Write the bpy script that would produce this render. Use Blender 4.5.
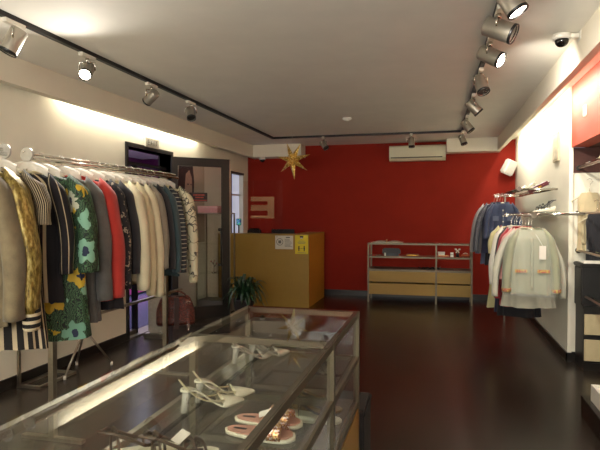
import bpy, bmesh, math, random
from mathutils import Vector, Matrix, noise
random.seed(7)
PI = math.pi
for o in list(bpy.data.objects): bpy.data.objects.remove(o)
scene = bpy.context.scene
COL = scene.collection

# ------------------------------------------------------------------ camera
cam_d = bpy.data.cameras.new('camera'); cam = bpy.data.objects.new('camera', cam_d); COL.objects.link(cam)
cam_d.sensor_width = 36; cam_d.lens = 540/600*36; cam_d.clip_start = .05; cam_d.clip_end = 100
cam.location = (0, 0, 1.55)
cam.rotation_euler = (PI/2-math.atan(11/540), 0, math.atan(138/540))
scene.camera = cam
# ------------------------------------------------------------------ world / lights / exposure
w = bpy.data.worlds.new('world'); scene.world = w; w.use_nodes = True
w.node_tree.nodes['Background'].inputs[0].default_value = (.5, .55, .7, 1)
w.node_tree.nodes['Background'].inputs[1].default_value = .3
scene.view_settings.view_transform = 'Standard'; scene.view_settings.look = 'None'
scene.view_settings.exposure = .13; scene.view_settings.gamma = 1
def area(name, loc, rot, sx, sy, power, color):
    d = bpy.data.lights.new(name, 'AREA'); d.shape = 'RECTANGLE'; d.size = sx; d.size_y = sy; d.energy = power; d.color = color
    o = bpy.data.objects.new(name, d); COL.objects.link(o); o.location = loc; o.rotation_euler = rot
    return o
def spot(name, loc, target, power, color, angle=80, blend=1, r=.04):
    d = bpy.data.lights.new(name, 'SPOT'); d.energy = power; d.color = color; d.spot_size = math.radians(angle); d.spot_blend = blend
    d.shadow_soft_size = r
    o = bpy.data.objects.new(name, d); COL.objects.link(o); o.location = loc
    o.rotation_euler = (Vector(target)-Vector(loc)).to_track_quat('-Z', 'Y').to_euler()
    return o
WARM = (1, .94, .84)
area('added_ceiling_uplight', (-1.1, -2.1, 1.9), (math.radians(138), 0, 0), 4.0, 1.3, 400, (1, .98, .95))  # added uplight to brighten the ceiling; no window stands here
area('added_fill_light', (-1.2, -.6, 2.75), (math.radians(10), 0, 0), 3.0, 1.6, 8, WARM)  # added overhead fill behind the camera, without a fixture
COVE = (1, .95, .84)
for cy in (4.2, 6.1, 8.0, 8.9): area('cove_light', (1.13, cy, 2.80), (0, math.radians(-25), 0), .06, 1.7, 20, COVE)
for cy in (5.45, 7.0): area('cove_light', (-3.61, cy, 2.80), (0, math.radians(10), 0), .05, 1.6, 11, COVE)
area('alcove_light', (2.2, 4.9, 2.15), (0, 0, 0), 1.0, 1.6, 6, (1, .93, .82))
area('corridor_light', (-5.5, 8.2, 2.6), (0, 0, 0), 1.5, 6, 120, (.8, .76, 1))
area('back_room_light', (-4.6, 9.7, 2.5), (0, 0, 0), .8, .6, 26, (.8, .88, 1))

# ------------------------------------------------------------------ materials
MATS = {}
def srgb(h):
    h = h.lstrip('#'); c = [int(h[i:i+2], 16)/255 for i in (0, 2, 4)]
    return tuple((x/12.92 if x <= .04045 else ((x+.055)/1.055)**2.4) for x in c)+(1,)
class NT:
    def __init__(s, name):
        s.m = bpy.data.materials.new(name); s.m.use_nodes = True; s.t = s.m.node_tree
        s.b = s.t.nodes['Principled BSDF']; s.out = s.t.nodes['Material Output']
    def n(s, typ, **kw):
        x = s.t.nodes.new(typ)
        for k, v in kw.items():
            if k.startswith('i_'): x.inputs[int(k[2:])].default_value = v
            else: setattr(x, k, v)
        return x
    def l(s, a, b): s.t.links.new(a, b)
    def co(s, which='Object', scale=(1, 1, 1), rot=(0, 0, 0)):
        c = s.n('ShaderNodeTexCoord'); mp = s.n('ShaderNodeMapping'); mp.inputs['Scale'].default_value = scale; mp.inputs['Rotation'].default_value = rot
        s.l(c.outputs[which], mp.inputs[0]); return mp.outputs[0]
    def noise(s, scale, vec=None, detail=4, rough=.6):
        x = s.n('ShaderNodeTexNoise'); x.inputs['Scale'].default_value = scale; x.inputs['Detail'].default_value = detail; x.inputs['Roughness'].default_value = rough
        s.l(vec if vec else s.co(), x.inputs['Vector']); return x
    def ramp(s, fac, stops, interp='LINEAR'):
        r = s.n('ShaderNodeValToRGB'); r.color_ramp.interpolation = interp
        e = r.color_ramp.elements
        while len(e) < len(stops): e.new(.5)
        for k, (p, c) in enumerate(stops):
            e[k].position = p; e[k].color = c
        s.l(fac, r.inputs[0]); return r.outputs[0]
    def mix(s, fac, a, b):
        x = s.n('ShaderNodeMix', data_type='RGBA')
        for sock, v in ((x.inputs[0], fac), (x.inputs[6], a), (x.inputs[7], b)):
            if hasattr(v, 'is_linked') or hasattr(v, 'node'): s.l(v, sock)
            else: sock.default_value = v
        return x.outputs[2]
    def math(s, op, a, b=0):
        x = s.n('ShaderNodeMath', operation=op)
        for sock, v in ((x.inputs[0], a), (x.inputs[1], b)):
            if hasattr(v, 'node'): s.l(v, sock)
            else: sock.default_value = v
        return x.outputs[0]
    def bump(s, h, strength=.3, dist=.005):
        x = s.n('ShaderNodeBump'); x.inputs['Strength'].default_value = strength; x.inputs['Distance'].default_value = dist
        s.l(h, x.inputs['Height']); s.l(x.outputs[0], s.b.inputs['Normal'])
    def base(s, c):
        if hasattr(c, 'node'): s.l(c, s.b.inputs['Base Color'])
        else: s.b.inputs['Base Color'].default_value = c
def dk(c, f): return (c[0]*f, c[1]*f, c[2]*f, 1)
def M(name, hexc, rough=.6, metal=0, var=.12, vscale=30, bump=.1, coat=0, sheen=0):
    if name in MATS: return MATS[name]
    s = NT(name); c = srgb(hexc)
    nz = s.noise(vscale)
    s.base(s.ramp(nz.outputs[0], [(.3, dk(c, 1-var)), (.7, dk(c, 1+var))]))
    s.b.inputs['Roughness'].default_value = rough; s.b.inputs['Metallic'].default_value = metal
    s.b.inputs['Coat Weight'].default_value = coat; s.b.inputs['Sheen Weight'].default_value = sheen
    if bump: s.bump(nz.outputs[0], bump, .003)
    MATS[name] = s.m; return s.m
def fabric(name, hexc, var=.18, weave=260, rough=.85):
    if name in MATS: return MATS[name]
    s = NT(name); c = srgb(hexc)
    nz = s.noise(9); n2 = s.noise(weave, detail=2)
    f = s.math('ADD', s.math('MULTIPLY', nz.outputs[0], .5), s.math('MULTIPLY', n2.outputs[0], .5))
    s.base(s.ramp(f, [(.35, dk(c, 1-var)), (.65, dk(c, 1+var))]))
    s.b.inputs['Roughness'].default_value = rough; s.b.inputs['Sheen Weight'].default_value = .15
    s.bump(n2.outputs[0], .25, .002)
    MATS[name] = s.m; return s.m
def stripes(name, a, b, freq, duty=.5, axis=0, var=0):
    s = NT(name); c = s.n('ShaderNodeTexCoord'); sep = s.n('ShaderNodeSeparateXYZ'); s.l(c.outputs['Object'], sep.inputs[0])
    v = sep.outputs[axis]
    if axis == 3: pass
    fr = s.math('FRACT', s.math('ADD', s.math('MULTIPLY', v, freq), 50))
    s.base(s.ramp(fr, [(0, srgb(a)), (duty, srgb(b))], 'CONSTANT'))
    s.b.inputs['Roughness'].default_value = .85
    MATS[name] = s.m; return s.m
def radial_stripes(name, a, b, n, duty):   # stripes that run down a garment all the way around it
    s = NT(name); u = s.n('ShaderNodeUVMap', uv_map='UVMap'); sep = s.n('ShaderNodeSeparateXYZ'); s.l(u.outputs[0], sep.inputs[0])
    fr = s.math('FRACT', s.math('MULTIPLY', sep.outputs[0], n))
    s.base(s.ramp(fr, [(0, srgb(a)), (duty, srgb(b))], 'CONSTANT'))
    s.b.inputs['Roughness'].default_value = .85; MATS[name] = s.m; return s.m
def glass(name, tint=(.96, .98, .97, 1), ior=1.5, rough=0.0, gl=1.0):
    s = NT(name); t = s.n('ShaderNodeBsdfTransparent'); t.inputs[0].default_value = tint
    g = s.n('ShaderNodeBsdfGlossy'); g.inputs['Roughness'].default_value = rough; g.inputs[0].default_value = (gl, gl, gl, 1)
    f = s.n('ShaderNodeFresnel'); f.inputs[0].default_value = ior
    geo = s.n('ShaderNodeNewGeometry')
    fac = s.math('MULTIPLY', f.outputs[0], s.math('SUBTRACT', 1, geo.outputs['Backfacing']))
    mx = s.n('ShaderNodeMixShader'); s.l(fac, mx.inputs[0]); s.l(t.outputs[0], mx.inputs[1]); s.l(g.outputs[0], mx.inputs[2])
    s.l(mx.outputs[0], s.out.inputs[0]); MATS[name] = s.m; return s.m
def emis(name, hexc, strength, mottled=False):
    s = NT(name); c = srgb(hexc); s.base(c); s.b.inputs['Emission Color'].default_value = c
    s.b.inputs['Emission Strength'].default_value = strength; MATS[name] = s.m; return s.m
def veil(name, hexc, alpha, rough=.3):
    s = NT(name); s.base(srgb(hexc)); s.b.inputs['Alpha'].default_value = alpha; s.b.inputs['Roughness'].default_value = rough
    nz = s.noise(14); s.bump(nz.outputs[0], .6, .01); MATS[name] = s.m; return s.m

m_wall = M('white_wall_paint', '#e6e0cc', .7, var=.02, vscale=4, bump=.03)
m_ceil = M('ceiling_paint', '#ebe6da', .8, var=.03, vscale=3, bump=.03)
m_beam = M('beam_paint', '#ddd4c0', .75, var=.02, vscale=4, bump=.02)
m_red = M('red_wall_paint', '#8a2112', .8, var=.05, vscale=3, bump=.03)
m_red.node_tree.nodes['Principled BSDF'].inputs['Specular IOR Level'].default_value = .2
m_redlintel = M('lit_red_wall_paint', '#bf4e34', .6, var=.03, vscale=3, bump=.03)  # lighter than the back wall red: strong lamp light put into the colour
m_base = M('black_baseboard', '#17130f', .35, var=.1)
def floor_mat():
    s = NT('dark_polished_floor'); nz = s.noise(1.6, detail=8, rough=.65); n2 = s.noise(38, detail=6)
    s.base(s.ramp(nz.outputs[0], [(.3, (.014, .009, .006, 1)), (.75, (.028, .019, .013, 1))]))
    r = s.ramp(n2.outputs[0], [(.3, (.24, .24, .24, 1)), (.75, (.28, .28, .28, 1))]); s.l(r, s.b.inputs['Roughness'])
    MATS['floor'] = s.m; return s.m
m_floor = floor_mat()
m_steel = M('brushed_steel', '#a8a091', .32, 1, var=.08, vscale=60, bump=.05)
m_case_metal = M('satin_steel_frame', '#6a604f', .42, .8, var=.05, bump=.03)
m_chrome = M('chrome', '#cfcac0', .15, 1, var=.03, bump=0)
m_black = M('black_plastic', '#100f0f', .4, var=.1)
m_track = M('black_track_metal', '#141110', .45, .3)
m_lamp = M('silver_lamp_housing', '#a9a294', .38, .7, var=.04, bump=.02)
m_adapter = M('white_adapter_plastic', '#d8d2c2', .5, var=.03, bump=.02)
m_yellow = M('ochre_laminate', '#95742a', .5, var=.04, vscale=8, bump=.03)
m_grey = M('grey_laminate', '#847c72', .5, var=.04, vscale=8, bump=.02)
m_glass = glass('clear_glass')
m_shelf_glass = glass('shelf_glass', (.93, .96, .94, 1))
m_doorglass = glass('door_glass', (.86, .88, .92, 1), 1.22)
m_darkframe = M('dark_grey_aluminium', '#2b2825', .45, .2, var=.05)
m_white = M('white_plastic', '#e4dfd2', .4, var=.02, bump=.02)
m_cream = M('cream_leather', '#d5ceb6', .38, var=.04)
m_gold = M('gold_foil', '#d9a93e', .25, 1, var=.25, vscale=60, bump=.4)
m_paper = M('white_paper', '#cfc8bb', .7, var=.02, bump=0)

# ------------------------------------------------------------------ geometry helpers
def box(bm, x0, x1, y0, y1, z0, z1, bev=0):
    vs = [bm.verts.new((x, y, z)) for x in (x0, x1) for y in (y0, y1) for z in (z0, z1)]
    f = [(0, 1, 3, 2), (4, 6, 7, 5), (0, 4, 5, 1), (2, 3, 7, 6), (0, 2, 6, 4), (1, 5, 7, 3)]
    fs = [bm.faces.new([vs[i] for i in q]) for q in f]
    if bev:
        es = list({e for q in fs for e in q.edges})
        bmesh.ops.bevel(bm, geom=es, offset=bev, segments=2, affect='EDGES')
def loft(bm, rings, cap=True, close=True, uv=False):
    R = [[bm.verts.new(p) for p in r] for r in rings]; n = len(R[0])
    lay = (bm.loops.layers.uv.get('UVMap') or bm.loops.layers.uv.new('UVMap')) if uv else None
    for i in range(len(R)-1):
        for j in range(n if close else n-1):
            k = (j+1) % n
            f = bm.faces.new((R[i][j], R[i][k], R[i+1][k], R[i+1][j])); f.smooth = True
            if uv:
                for lp, (a, b) in zip(f.loops, ((j, i), (j+1, i), (j+1, i+1), (j, i+1))): lp[lay].uv = (a/n, b/(len(R)-1))
    if cap:
        for r, q in ((R[0], 1), (R[-1], 0)):
            try: bm.faces.new(r[::-1] if q else r)
            except Exception: pass
    return R
def frame_of(d):
    d = d.normalized(); a = Vector((0, 0, 1)) if abs(d.z) < .9 else Vector((1, 0, 0))
    u = d.cross(a).normalized(); return u, d.cross(u).normalized()
def tube(bm, pts, r, n=10, flat=1, cap=True):
    pts = [Vector(p) for p in pts]; rings = []
    rr = r if isinstance(r, (list, tuple)) else [r]*len(pts)
    u = None
    for i, p in enumerate(pts):
        d = (pts[min(i+1, len(pts)-1)]-pts[max(i-1, 0)])
        if d.length < 1e-7: d = Vector((0, 0, 1))
        d.normalize()
        if u is None: u, v = frame_of(d)
        else:
            u = (u-d*u.dot(d)).normalized(); v2 = d.cross(u); v = v2 if v2.dot(v) >= 0 else -v2
        rings.append([p+(u*math.cos(2*PI*k/n)+v*math.sin(2*PI*k/n)*flat)*rr[i] for k in range(n)])
    loft(bm, rings, cap=cap)
def cyl(bm, a, b, r, n=20, r2=None): tube(bm, [a, b], [r, r if r2 is None else r2], n)
def ball(bm, c, r, seg=20, sc=(1, 1, 1)):
    mt = Matrix.Translation(c) @ Matrix.Diagonal((r*sc[0], r*sc[1], r*sc[2], 1))
    g = bmesh.ops.create_uvsphere(bm, u_segments=seg, v_segments=seg//2+2, radius=1, matrix=mt)
    for v in g['verts']:
        for f in v.link_faces: f.smooth = True
def B(): return bmesh.new()
def obj(name, bm, mat, parent=None, loc=None, normals=True, solid=0, sub=0):
    if normals: bmesh.ops.recalc_face_normals(bm, faces=bm.faces)
    me = bpy.data.meshes.new(name); bm.to_mesh(me); bm.free()
    me.materials.append(mat)
    o = bpy.data.objects.new(name, me); COL.objects.link(o)
    if parent: o.parent = parent
    if loc: o.location = loc
    if solid:
        md = o.modifiers.new('solid', 'SOLIDIFY'); md.thickness = solid; md.offset = 0
    if sub:
        md = o.modifiers.new('sub', 'SUBSURF'); md.levels = sub; md.render_levels = sub
    return o
def thing(name, label, cat, loc=(0, 0, 0), rz=0, group=None):
    o = bpy.data.objects.new(name, None); COL.objects.link(o); o.empty_display_size = .1
    o.location = loc; o.rotation_euler = (0, 0, rz); o['label'] = label; o['category'] = cat
    if group: o['group'] = group
    return o
def bx(name, mat, parent, *a, bev=0, label=None):
    bm = B(); box(bm, *a, bev=bev); o = obj(name, bm, mat, parent)
    if label: o['label'] = label
    return o
def struct(name, mat, boxes, label=None, cat=None):
    bm = B()
    for a in boxes: box(bm, *a)
    o = obj(name, bm, mat); o['kind'] = 'structure'
    if label: o['label'] = label
    if cat: o['category'] = cat
    return o

# ================================================================== THE SHELL
XL, XR, YB, ZC, ZS = -3.68, 1.32, 10.2, 2.87, 2.64
Y0 = -2.2
struct('floor', m_floor, [(-3.9, 3.2, Y0, YB+.1, -.1, 0)], 'dark brown polished shop floor with soft reflections', 'floor')
struct('ceiling', m_ceil, [(-3.9, 3.2, Y0, YB+.1, ZC, ZC+.1)], 'pale grey painted shop ceiling', 'ceiling')
struct('wall_back', m_red, [(-3.9, 1.6, YB, YB+.15, 0, ZC)], 'deep red wall at the far end of the shop', 'wall')
DY0, DY1, DZ = 5.88, 6.98, 2.38
WY0, WY1, WZ = 9.3, 9.93, 2.31
struct('wall_left', m_wall, [(-3.85, XL, Y0, DY0, 0, ZC), (-3.85, XL, DY0, DY1, DZ, ZC), (-3.85, XL, DY1, WY0, 0, ZC),
       (-3.85, XL, WY0, WY1, WZ, ZC), (-3.85, XL, WY1, YB, 0, ZC)], 'cream white wall behind the long clothes rack', 'wall')
struct('wall_right', m_wall, [(XR, 1.36, 6.15, YB, 0, ZC)], 'bright white wall behind the pale green jacket', 'wall')
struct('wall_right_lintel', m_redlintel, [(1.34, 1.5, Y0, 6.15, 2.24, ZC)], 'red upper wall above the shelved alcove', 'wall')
struct('wall_front', m_wall, [(-3.9, 3.2, Y0-.1, Y0, 0, ZC)], 'wall behind the viewer', 'wall')
struct('baseboard_left', m_base, [(XL, XL+.015, Y0, DY0-.05, 0, .1), (XL, XL+.015, DY1+.05, WY0-.04, 0, .1)], 'black baseboard along the cream wall', 'baseboard')
struct('baseboard_right', m_base, [(XR-.015, XR, 6.135, YB, 0, .1), (XR-.015, 1.36, 6.135, 6.15, 0, .1), (1.36, 3.1, 6.185, 6.2, 0, .1)], 'black baseboard along the white wall', 'baseboard')
struct('baseboard_back', m_base, [(XL, XR, YB-.015, YB, 0, .1)], 'black baseboard under the red wall', 'baseboard')
struct('trim_1', m_beam, [(-3.545, -3.45, Y0, YB, ZS, ZC), (-3.45, -2.5, 9.85, YB, ZS, ZC)], 'cream boxed beam along the left side of the ceiling', 'beam')
struct('trim_2', m_beam, [(.985, 1.045, Y0, 9.85, ZS, ZC), (.14, 1.045, 9.85, YB, ZS, ZC)], 'cream boxed beam along the right side of the ceiling', 'beam')
# alcove on the right
m_brown = M('dark_brown_board', '#4a2318', .6)
struct('wall_alcove', m_wall, [(1.36, 3.1, 6.2, 6.3, 0, 1.98)], 'white wall inside the alcove on the right', 'wall')
struct('trim_5', m_brown, [(1.36, 3.1, 6.19, 6.3, 1.98, 2.24)], 'dark brown board along the top of the alcove wall', 'trim')
struct('wall_alcove_side', m_wall, [(3.1, 3.2, Y0, 6.3, 0, 2.24)], 'far side wall of the alcove', 'wall')
struct('ceiling_alcove', m_brown, [(1.5, 3.2, Y0, 6.3, 2.24, 2.3)], 'dark brown underside above the alcove', 'ceiling')
# corridor outside the glass door
m_purple = M('purple_shopfront', '#6a2858', .5, var=.1, vscale=2)
m_pink = emis('pink_shop_sign_light', '#c04a8c', .15)
struct('wall_corridor', m_purple, [(-7.2, -7.1, 2, 12, .0, 2.9), (-7.2, -3.85, 12, 12.1, 0, 2.9), (-7.2, -3.85, 2, 2.1, 0, 2.9)], 'purple wall across the corridor outside', 'wall')
struct('floor_corridor', M('blue_grey_corridor_floor', '#565d78', .25), [(-7.2, -3.9, 2, 12, -.1, 0)], 'blue grey corridor floor outside the door', 'floor')
struct('ceiling_corridor', m_ceil, [(-7.2, -3.85, 2, 12.1, 2.9, 3)], 'corridor ceiling outside the door', 'ceiling')
# back-room opening
m_bright = emis('frosted_daylight_pane', '#c3c8dc', .55)
w1 = struct('window_1', m_bright, [(-3.78, -3.765, WY0, WY1, .1, WZ)], 'tall pale frosted window beside the red wall', 'window')
bx('window_frame', m_darkframe, w1, -3.76, XL+.01, WY0-.03, WY0+.01, 0, WZ+.02)
bx('window_frame', m_darkframe, w1, -3.76, XL+.01, WY0-.03, WY1+.02, WZ-.01, WZ+.03)
bx('window_frame', m_white, w1, -3.765, -3.74, WY0, WY1, 1.9, 1.93)

# entrance: frame, fixed pane and open leaf
fr = struct('trim_3', m_darkframe, [(-3.87, XL+.02, DY0-.05, DY0, 0, DZ+.05), (-3.87, XL+.02, DY1, DY1+.05, 0, DZ+.05), (-3.87, XL+.02, DY0, DY1, DZ, DZ+.05),
        (-3.8, -3.74, DY0, DY1, 2.17, 2.21)], 'dark aluminium frame of the entrance opening', 'door frame')
struct('trim_4', m_steel, [(-3.87, XL+.01, DY0, DY1, 0, .02)], 'steel threshold of the entrance', 'threshold')
bm = B(); box(bm, -3.79, -3.78, DY0, DY0+.32, .06, 2.17)
w2 = obj('window_2', bm, m_doorglass); w2['kind'] = 'structure'
bx('window_frame', m_darkframe, w2, -3.82, -3.75, DY0, DY0+.04, .02, 2.17); bx('window_frame', m_darkframe, w2, -3.82, -3.75, DY0+.3, DY0+.34, .02, 2.17)
bx('window_sill', m_steel, w2, -3.82, -3.75, DY0+.04, DY0+.3, .02, .07)
t = thing('door_1', 'open glass door with dark grey aluminium frame', 'door', (-3.66, 6.96, 0), math.atan2(.585, .62)); t['kind'] = 'structure'
LW, LH = .87, 2.36
bm = B(); box(bm, 0, LW, -.025, .025, .03, .2); box(bm, 0, LW, -.025, .025, LH-.12, LH); box(bm, 0, .09, -.025, .025, .2, LH-.12); box(bm, LW-.11, LW, -.025, .025, .2, LH-.12)
obj('door_frame', bm, m_darkframe, t)
bx('door_edge', m_steel, t, LW, LW+.012, -.028, .028, .03, LH)
bx('door_pane', m_doorglass, t, .09, LW-.11, -.004, .004, .2, LH-.12)
bm = B(); tube(bm, [(LW-.15, -.025, 1.32), (LW-.15, -.075, 1.32), (LW-.15, -.075, .8), (LW-.15, -.025, .8)], .014); box(bm, LW-.18, LW-.1, -.03, -.0255, 1.3, 1.34); box(bm, LW-.18, LW-.1, -.03, -.0255, .78, .82)
obj('door_handle', bm, m_black, t)
sg = bx('door_sign', M('dark_sign_board', '#2a2428', .5), t, .26, .53, -.012, -.005, 1.73, 1.86)
bm = B()
for k, (a, b_, z) in enumerate([(.32, .47, 1.825), (.35, .46, 1.79)]):
    x = a
    while x < b_:
        ww = random.uniform(.012, .022); box(bm, x, x+ww, -.014, -.012, z-.009, z+.009); x += ww+.006
box(bm, .27, .52, -.014, -.012, 1.745, 1.755)
obj('sign_lettering', bm, M('red_sign_lettering', '#b04a40', .6), sg)
bm = B(); box(bm, .3, .6, -.001, .001, 0, .001)
bm.free()
# little exit sign above the door
t = thing('exit_sign', 'small white lettered sign box above the entrance', 'sign', (XL, 6.42, 2.42))
bx('sign_box', M('grey_white_sign', '#b8b3a4', .5), t, 0, .04, -.17, .17, 0, .12, bev=.004)
def stroke(bm, y0, z0, y1, z1, r=.005): cyl(bm, (.042, y0, z0), (.042, y1, z1), r, 6)
m_lett = M('grey_lettering', '#77736a', .6)
for ch in range(4):
    bm = B(); y = -.12+ch*.065
    if ch == 0:
        stroke(bm, y, .03, y, .09); [stroke(bm, y, z, y+.035, z) for z in (.03, .06, .09)]
    if ch == 1: stroke(bm, y, .03, y+.04, .09); stroke(bm, y, .09, y+.04, .03)
    if ch == 2: stroke(bm, y+.018, .03, y+.018, .09)
    if ch == 3: stroke(bm, y+.02, .03, y+.02, .09); stroke(bm, y, .09, y+.04, .09)
    obj('letter', bm, m_lett, t)

# ================================================================== TRACK AND SPOTLIGHTS
t = thing('lighting_track', 'black U-shaped lighting track running around the ceiling', 'lighting track', (-1.2, 4, ZC))
def tb(bm, x0, x1, y0, y1): box(bm, x0+1.2, x1+1.2, y0-4, y1-4, -.032, -.0005)
for a in ((-2.775, -2.735, -1.5, 8.92), (-2.735, .345, 8.88, 8.92), (.345, .385, -1.5, 8.92)):
    bm = B(); tb(bm, *a); obj('track_rail', bm, m_track, t)
m_lens_dark = M('dark_lens', '#3a3430', .15, .3)
m_lens_on = emis('lit_lamp_lens', '#fff2dc', 30)
def spotlight(x, y, aim, label, lit=0, angle=80, size=1.0, drop=.13, light_aim=None):
    t = thing('track_spotlight', label, 'spotlight', (x, y, ZC-.032), group=None)
    bx('adapter', m_adapter, t, -.02, .02, -.09, .09, -.03, 0, bev=.004)
    a = Vector(aim).normalized()
    piv = Vector((0, 0, -drop))
    bm = B(); cyl(bm, (0, 0, -.03), (0, 0, -.065), .014, 12); obj('stem', bm, m_chrome, t)
    side = a.cross(Vector((0, 0, 1))).normalized() if abs(a.z) < .98 else Vector((1, 0, 0))
    R = .05*size; L = .155*size
    bm = B(); tube(bm, [Vector((0, 0, -.062)), Vector((0, 0, -.062))+side*(R+.012), piv+side*(R+.012)-Vector((0, 0, .0))], .006, 8)
    tube(bm, [Vector((0, 0, -.062)), Vector((0, 0, -.062))-side*(R+.012), piv-side*(R+.012)], .006, 8); obj('yoke', bm, m_chrome, t)
    s = piv-a*L*.5; e = piv+a*L*.5
    bm = B(); tube(bm, [s, s+a*.004, s+a*.01, e-a*.01, e, e, e-a*.012], [R*.0+.001, R*.86, R*.96, R, R, R*.88, R*.86], 28)
    obj('housing', bm, m_lamp, t)
    bm = B(); tube(bm, [e-a*.012, e+a*.006, e+a*.006, e-a*.01], [R*1.02, R*1.02, R*.9, R*.88], 28, cap=False); obj('front_ring', bm, m_black, t)
    bm = B(); cyl(bm, e-a*.009, e-a*.004, R*.87, 28); ln = obj('lens', bm, m_lens_on if lit else m_lens_dark, t)
    if lit:
        p = Vector((x, y, ZC-.032))+e+a*.02
        tgt = p+(Vector(light_aim) if light_aim else a)
        spot('spot_beam', p, tgt, lit, WARM, angle, 1, .03)
    return t
g = 'spotlights on the ceiling track'
spotlight(-2.755, 3.05, (-.35, -.25, -.9), 'silver spotlight nearest on the left track, pointing down at the racks', 0, 110, 1.15)
spotlight(-2.755, 3.83, (.25, -.75, -.6), 'glaring lit spotlight on the left track, second from the near end', 100, 160, 1.0)
spotlight(-2.755, 4.84, (-.85, .35, -.45), 'silver spotlight on the left track turned towards the cream wall', 0, 120, 1.0, light_aim=(-.85, .6, -.7))
spotlight(-2.755, 5.72, (.3, -.45, -.85), 'dark-lensed spotlight farthest along the left track, pointing down to the shop')
spotlight(-1.86, 8.9, (.55, -.3, -.75), 'left one of the two spotlights on the cross track, tilted right')
spotlight(-.42, 8.9, (.05, -.2, -1), 'spotlight hanging in front of the air conditioner')
spotlight(.365, 3.12, (.5, -.1, -.85), 'lit spotlight at the top edge, nearest on the right track', 60, 100, 1.15, light_aim=(.8, 1.6, -.6))
spotlight(.365, 3.62, (.8, -.25, -.42), 'unlit spotlight on the right track between the two lit ones', 0, 80, 1.25)
spotlight(.365, 4.2, (.75, -.35, -.5), 'glowing lit spotlight on the right track under the unlit large one', 130, 110, 1.15, light_aim=(.75, 1.3, -.6))
spotlight(.365, 5.1, (.25, -.4, -.85), 'spotlight fourth along the right track, pointing down', 0, 80, 1.1)
spotlight(.365, 6.15, (.6, .1, -.65), 'spotlight fifth along the right track, tilted to the right wall', 0, 95, 1.1, light_aim=(.9, .8, -.75))
spotlight(.365, 7.45, (.5, -.1, -.7), 'spotlight sixth along the right track', 0, 95, 1.1, light_aim=(.9, .5, -.8))
spotlight(.365, 8.8, (.3, -.2, -.85), 'farthest spotlight on the right track, by the air conditioner')

# smoke detector, cameras, speaker, sensor, air conditioner
bm = B(); tube(bm, [(0, 0, 0), (0, 0, -.02), (0, 0, -.035), (0, 0, -.045)], [.06, .06, .045, .02], 28)
o = obj('smoke_detector', bm, m_white, loc=(-1.22, 7.38, ZC)); o['label'] = 'small round white smoke detector on the middle of the ceiling'; o['category'] = 'smoke detector'
def dome(x, y, z, label, arm=None):
    t = thing('security_camera', label, 'security camera', (x, y, z))
    bm = B(); cyl(bm, (0, 0, 0), (0, 0, -.04), .06, 28); obj('camera_base', bm, m_white, t)
    bm = B(); ball(bm, (0, 0, -.045), .048, 24); obj('dome', bm, M('dark_dome', '#15120f', .08), t)
    if arm:
        bm = B(); tube(bm, [(0, 0, -.015), (arm, 0, -.015)], .018, 12); box(bm, arm-.004, arm, -.04, .04, -.05, .03); obj('wall_arm', bm, m_white, t)
dome(-3.3, 9.97, ZS, 'dark dome security camera under the beam near the red wall')
dome(.865, 4.3, 2.855, 'dome security camera on a short arm beside the right beam', .12)
t = thing('speaker', 'white boxy loudspeaker mounted high in the corner of the red wall', 'speaker', (1.19, 10.0, 2.36), .5)
t.rotation_euler = (.3, .35, .5)
bx('speaker_cabinet', m_white, t, -.09, .09, -.08, .08, -.13, .13, bev=.02); bx('speaker_grille', M('pale_grille', '#c9c3b8', .7, bump=.8, vscale=300), t, -.075, .075, -.088, -.0795, -.115, .115, bev=.003)
bm = B(); cyl(bm, (0, .08, 0), (.04, .16, 0), .012); obj('bracket', bm, m_black, t)
t = thing('motion_sensor', 'small white sensor box high on the red upper wall', 'sensor', (1.37, 5.62, 2.47))
bx('sensor_body', m_white, t, -.04, 0, -.045, .045, 0, .11, bev=.008); bx('sensor_bracket', m_white, t, -.015, 0, -.01, .01, -.03, 0)
t = thing('air_conditioner', 'white wall-mounted air conditioner on top of the red wall', 'air conditioner', (-.37, YB, 2.52))
m_ac = M('ivory_ac_plastic', '#cfc6a8', .45, var=.02, bump=.02)
bm = B(); pr = [(0, .0), (-.17, .0), (-.21, .05), (-.22, .12), (-.215, .24), (-.19, .27), (0, .27)]
loft(bm, [[(x, a, b_) for a, b_ in pr] for x in (-.5, .5)])
for f in bm.faces: f.smooth = False
obj('ac_body', bm, m_ac, t)
bx('air_outlet', M('outlet_shadow', '#3b352c', .6), t, -.47, .44, -.222, -.2, .045, .062); bx('front_panel', m_ac, t, -.49, .49, -.226, -.21, .085, .24, bev=.004)
bm = B()
for k in range(9): box(bm, -.45+k*.1, -.40+k*.1, -.19, -.03, .27, .274)
obj('intake_grille', bm, m_darkframe, t)

# ================================================================== RECEPTION DESK
t = thing('reception_desk', 'tall ochre yellow reception desk with a flat front', 'desk', (-2.87, 8.64, 0))
bx('front_panel', m_yellow, t, -.79, .81, 0, .03, 0, 1.2)
bx('side_panel', M('ochre_orange_laminate', '#a8701f', .5, var=.04, vscale=8), t, .78, .81, .03, 1.25, 0, 1.2)
bx('counter_top', m_yellow, t, -.79, .81, .0, .35, 1.2, 1.215); bx('side_top', m_yellow, t, .5, .81, .35, 1.25, 1.2, 1.215)
bx('work_surface', m_grey, t, -.79, .78, .35, .8, .72, .75)
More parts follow.
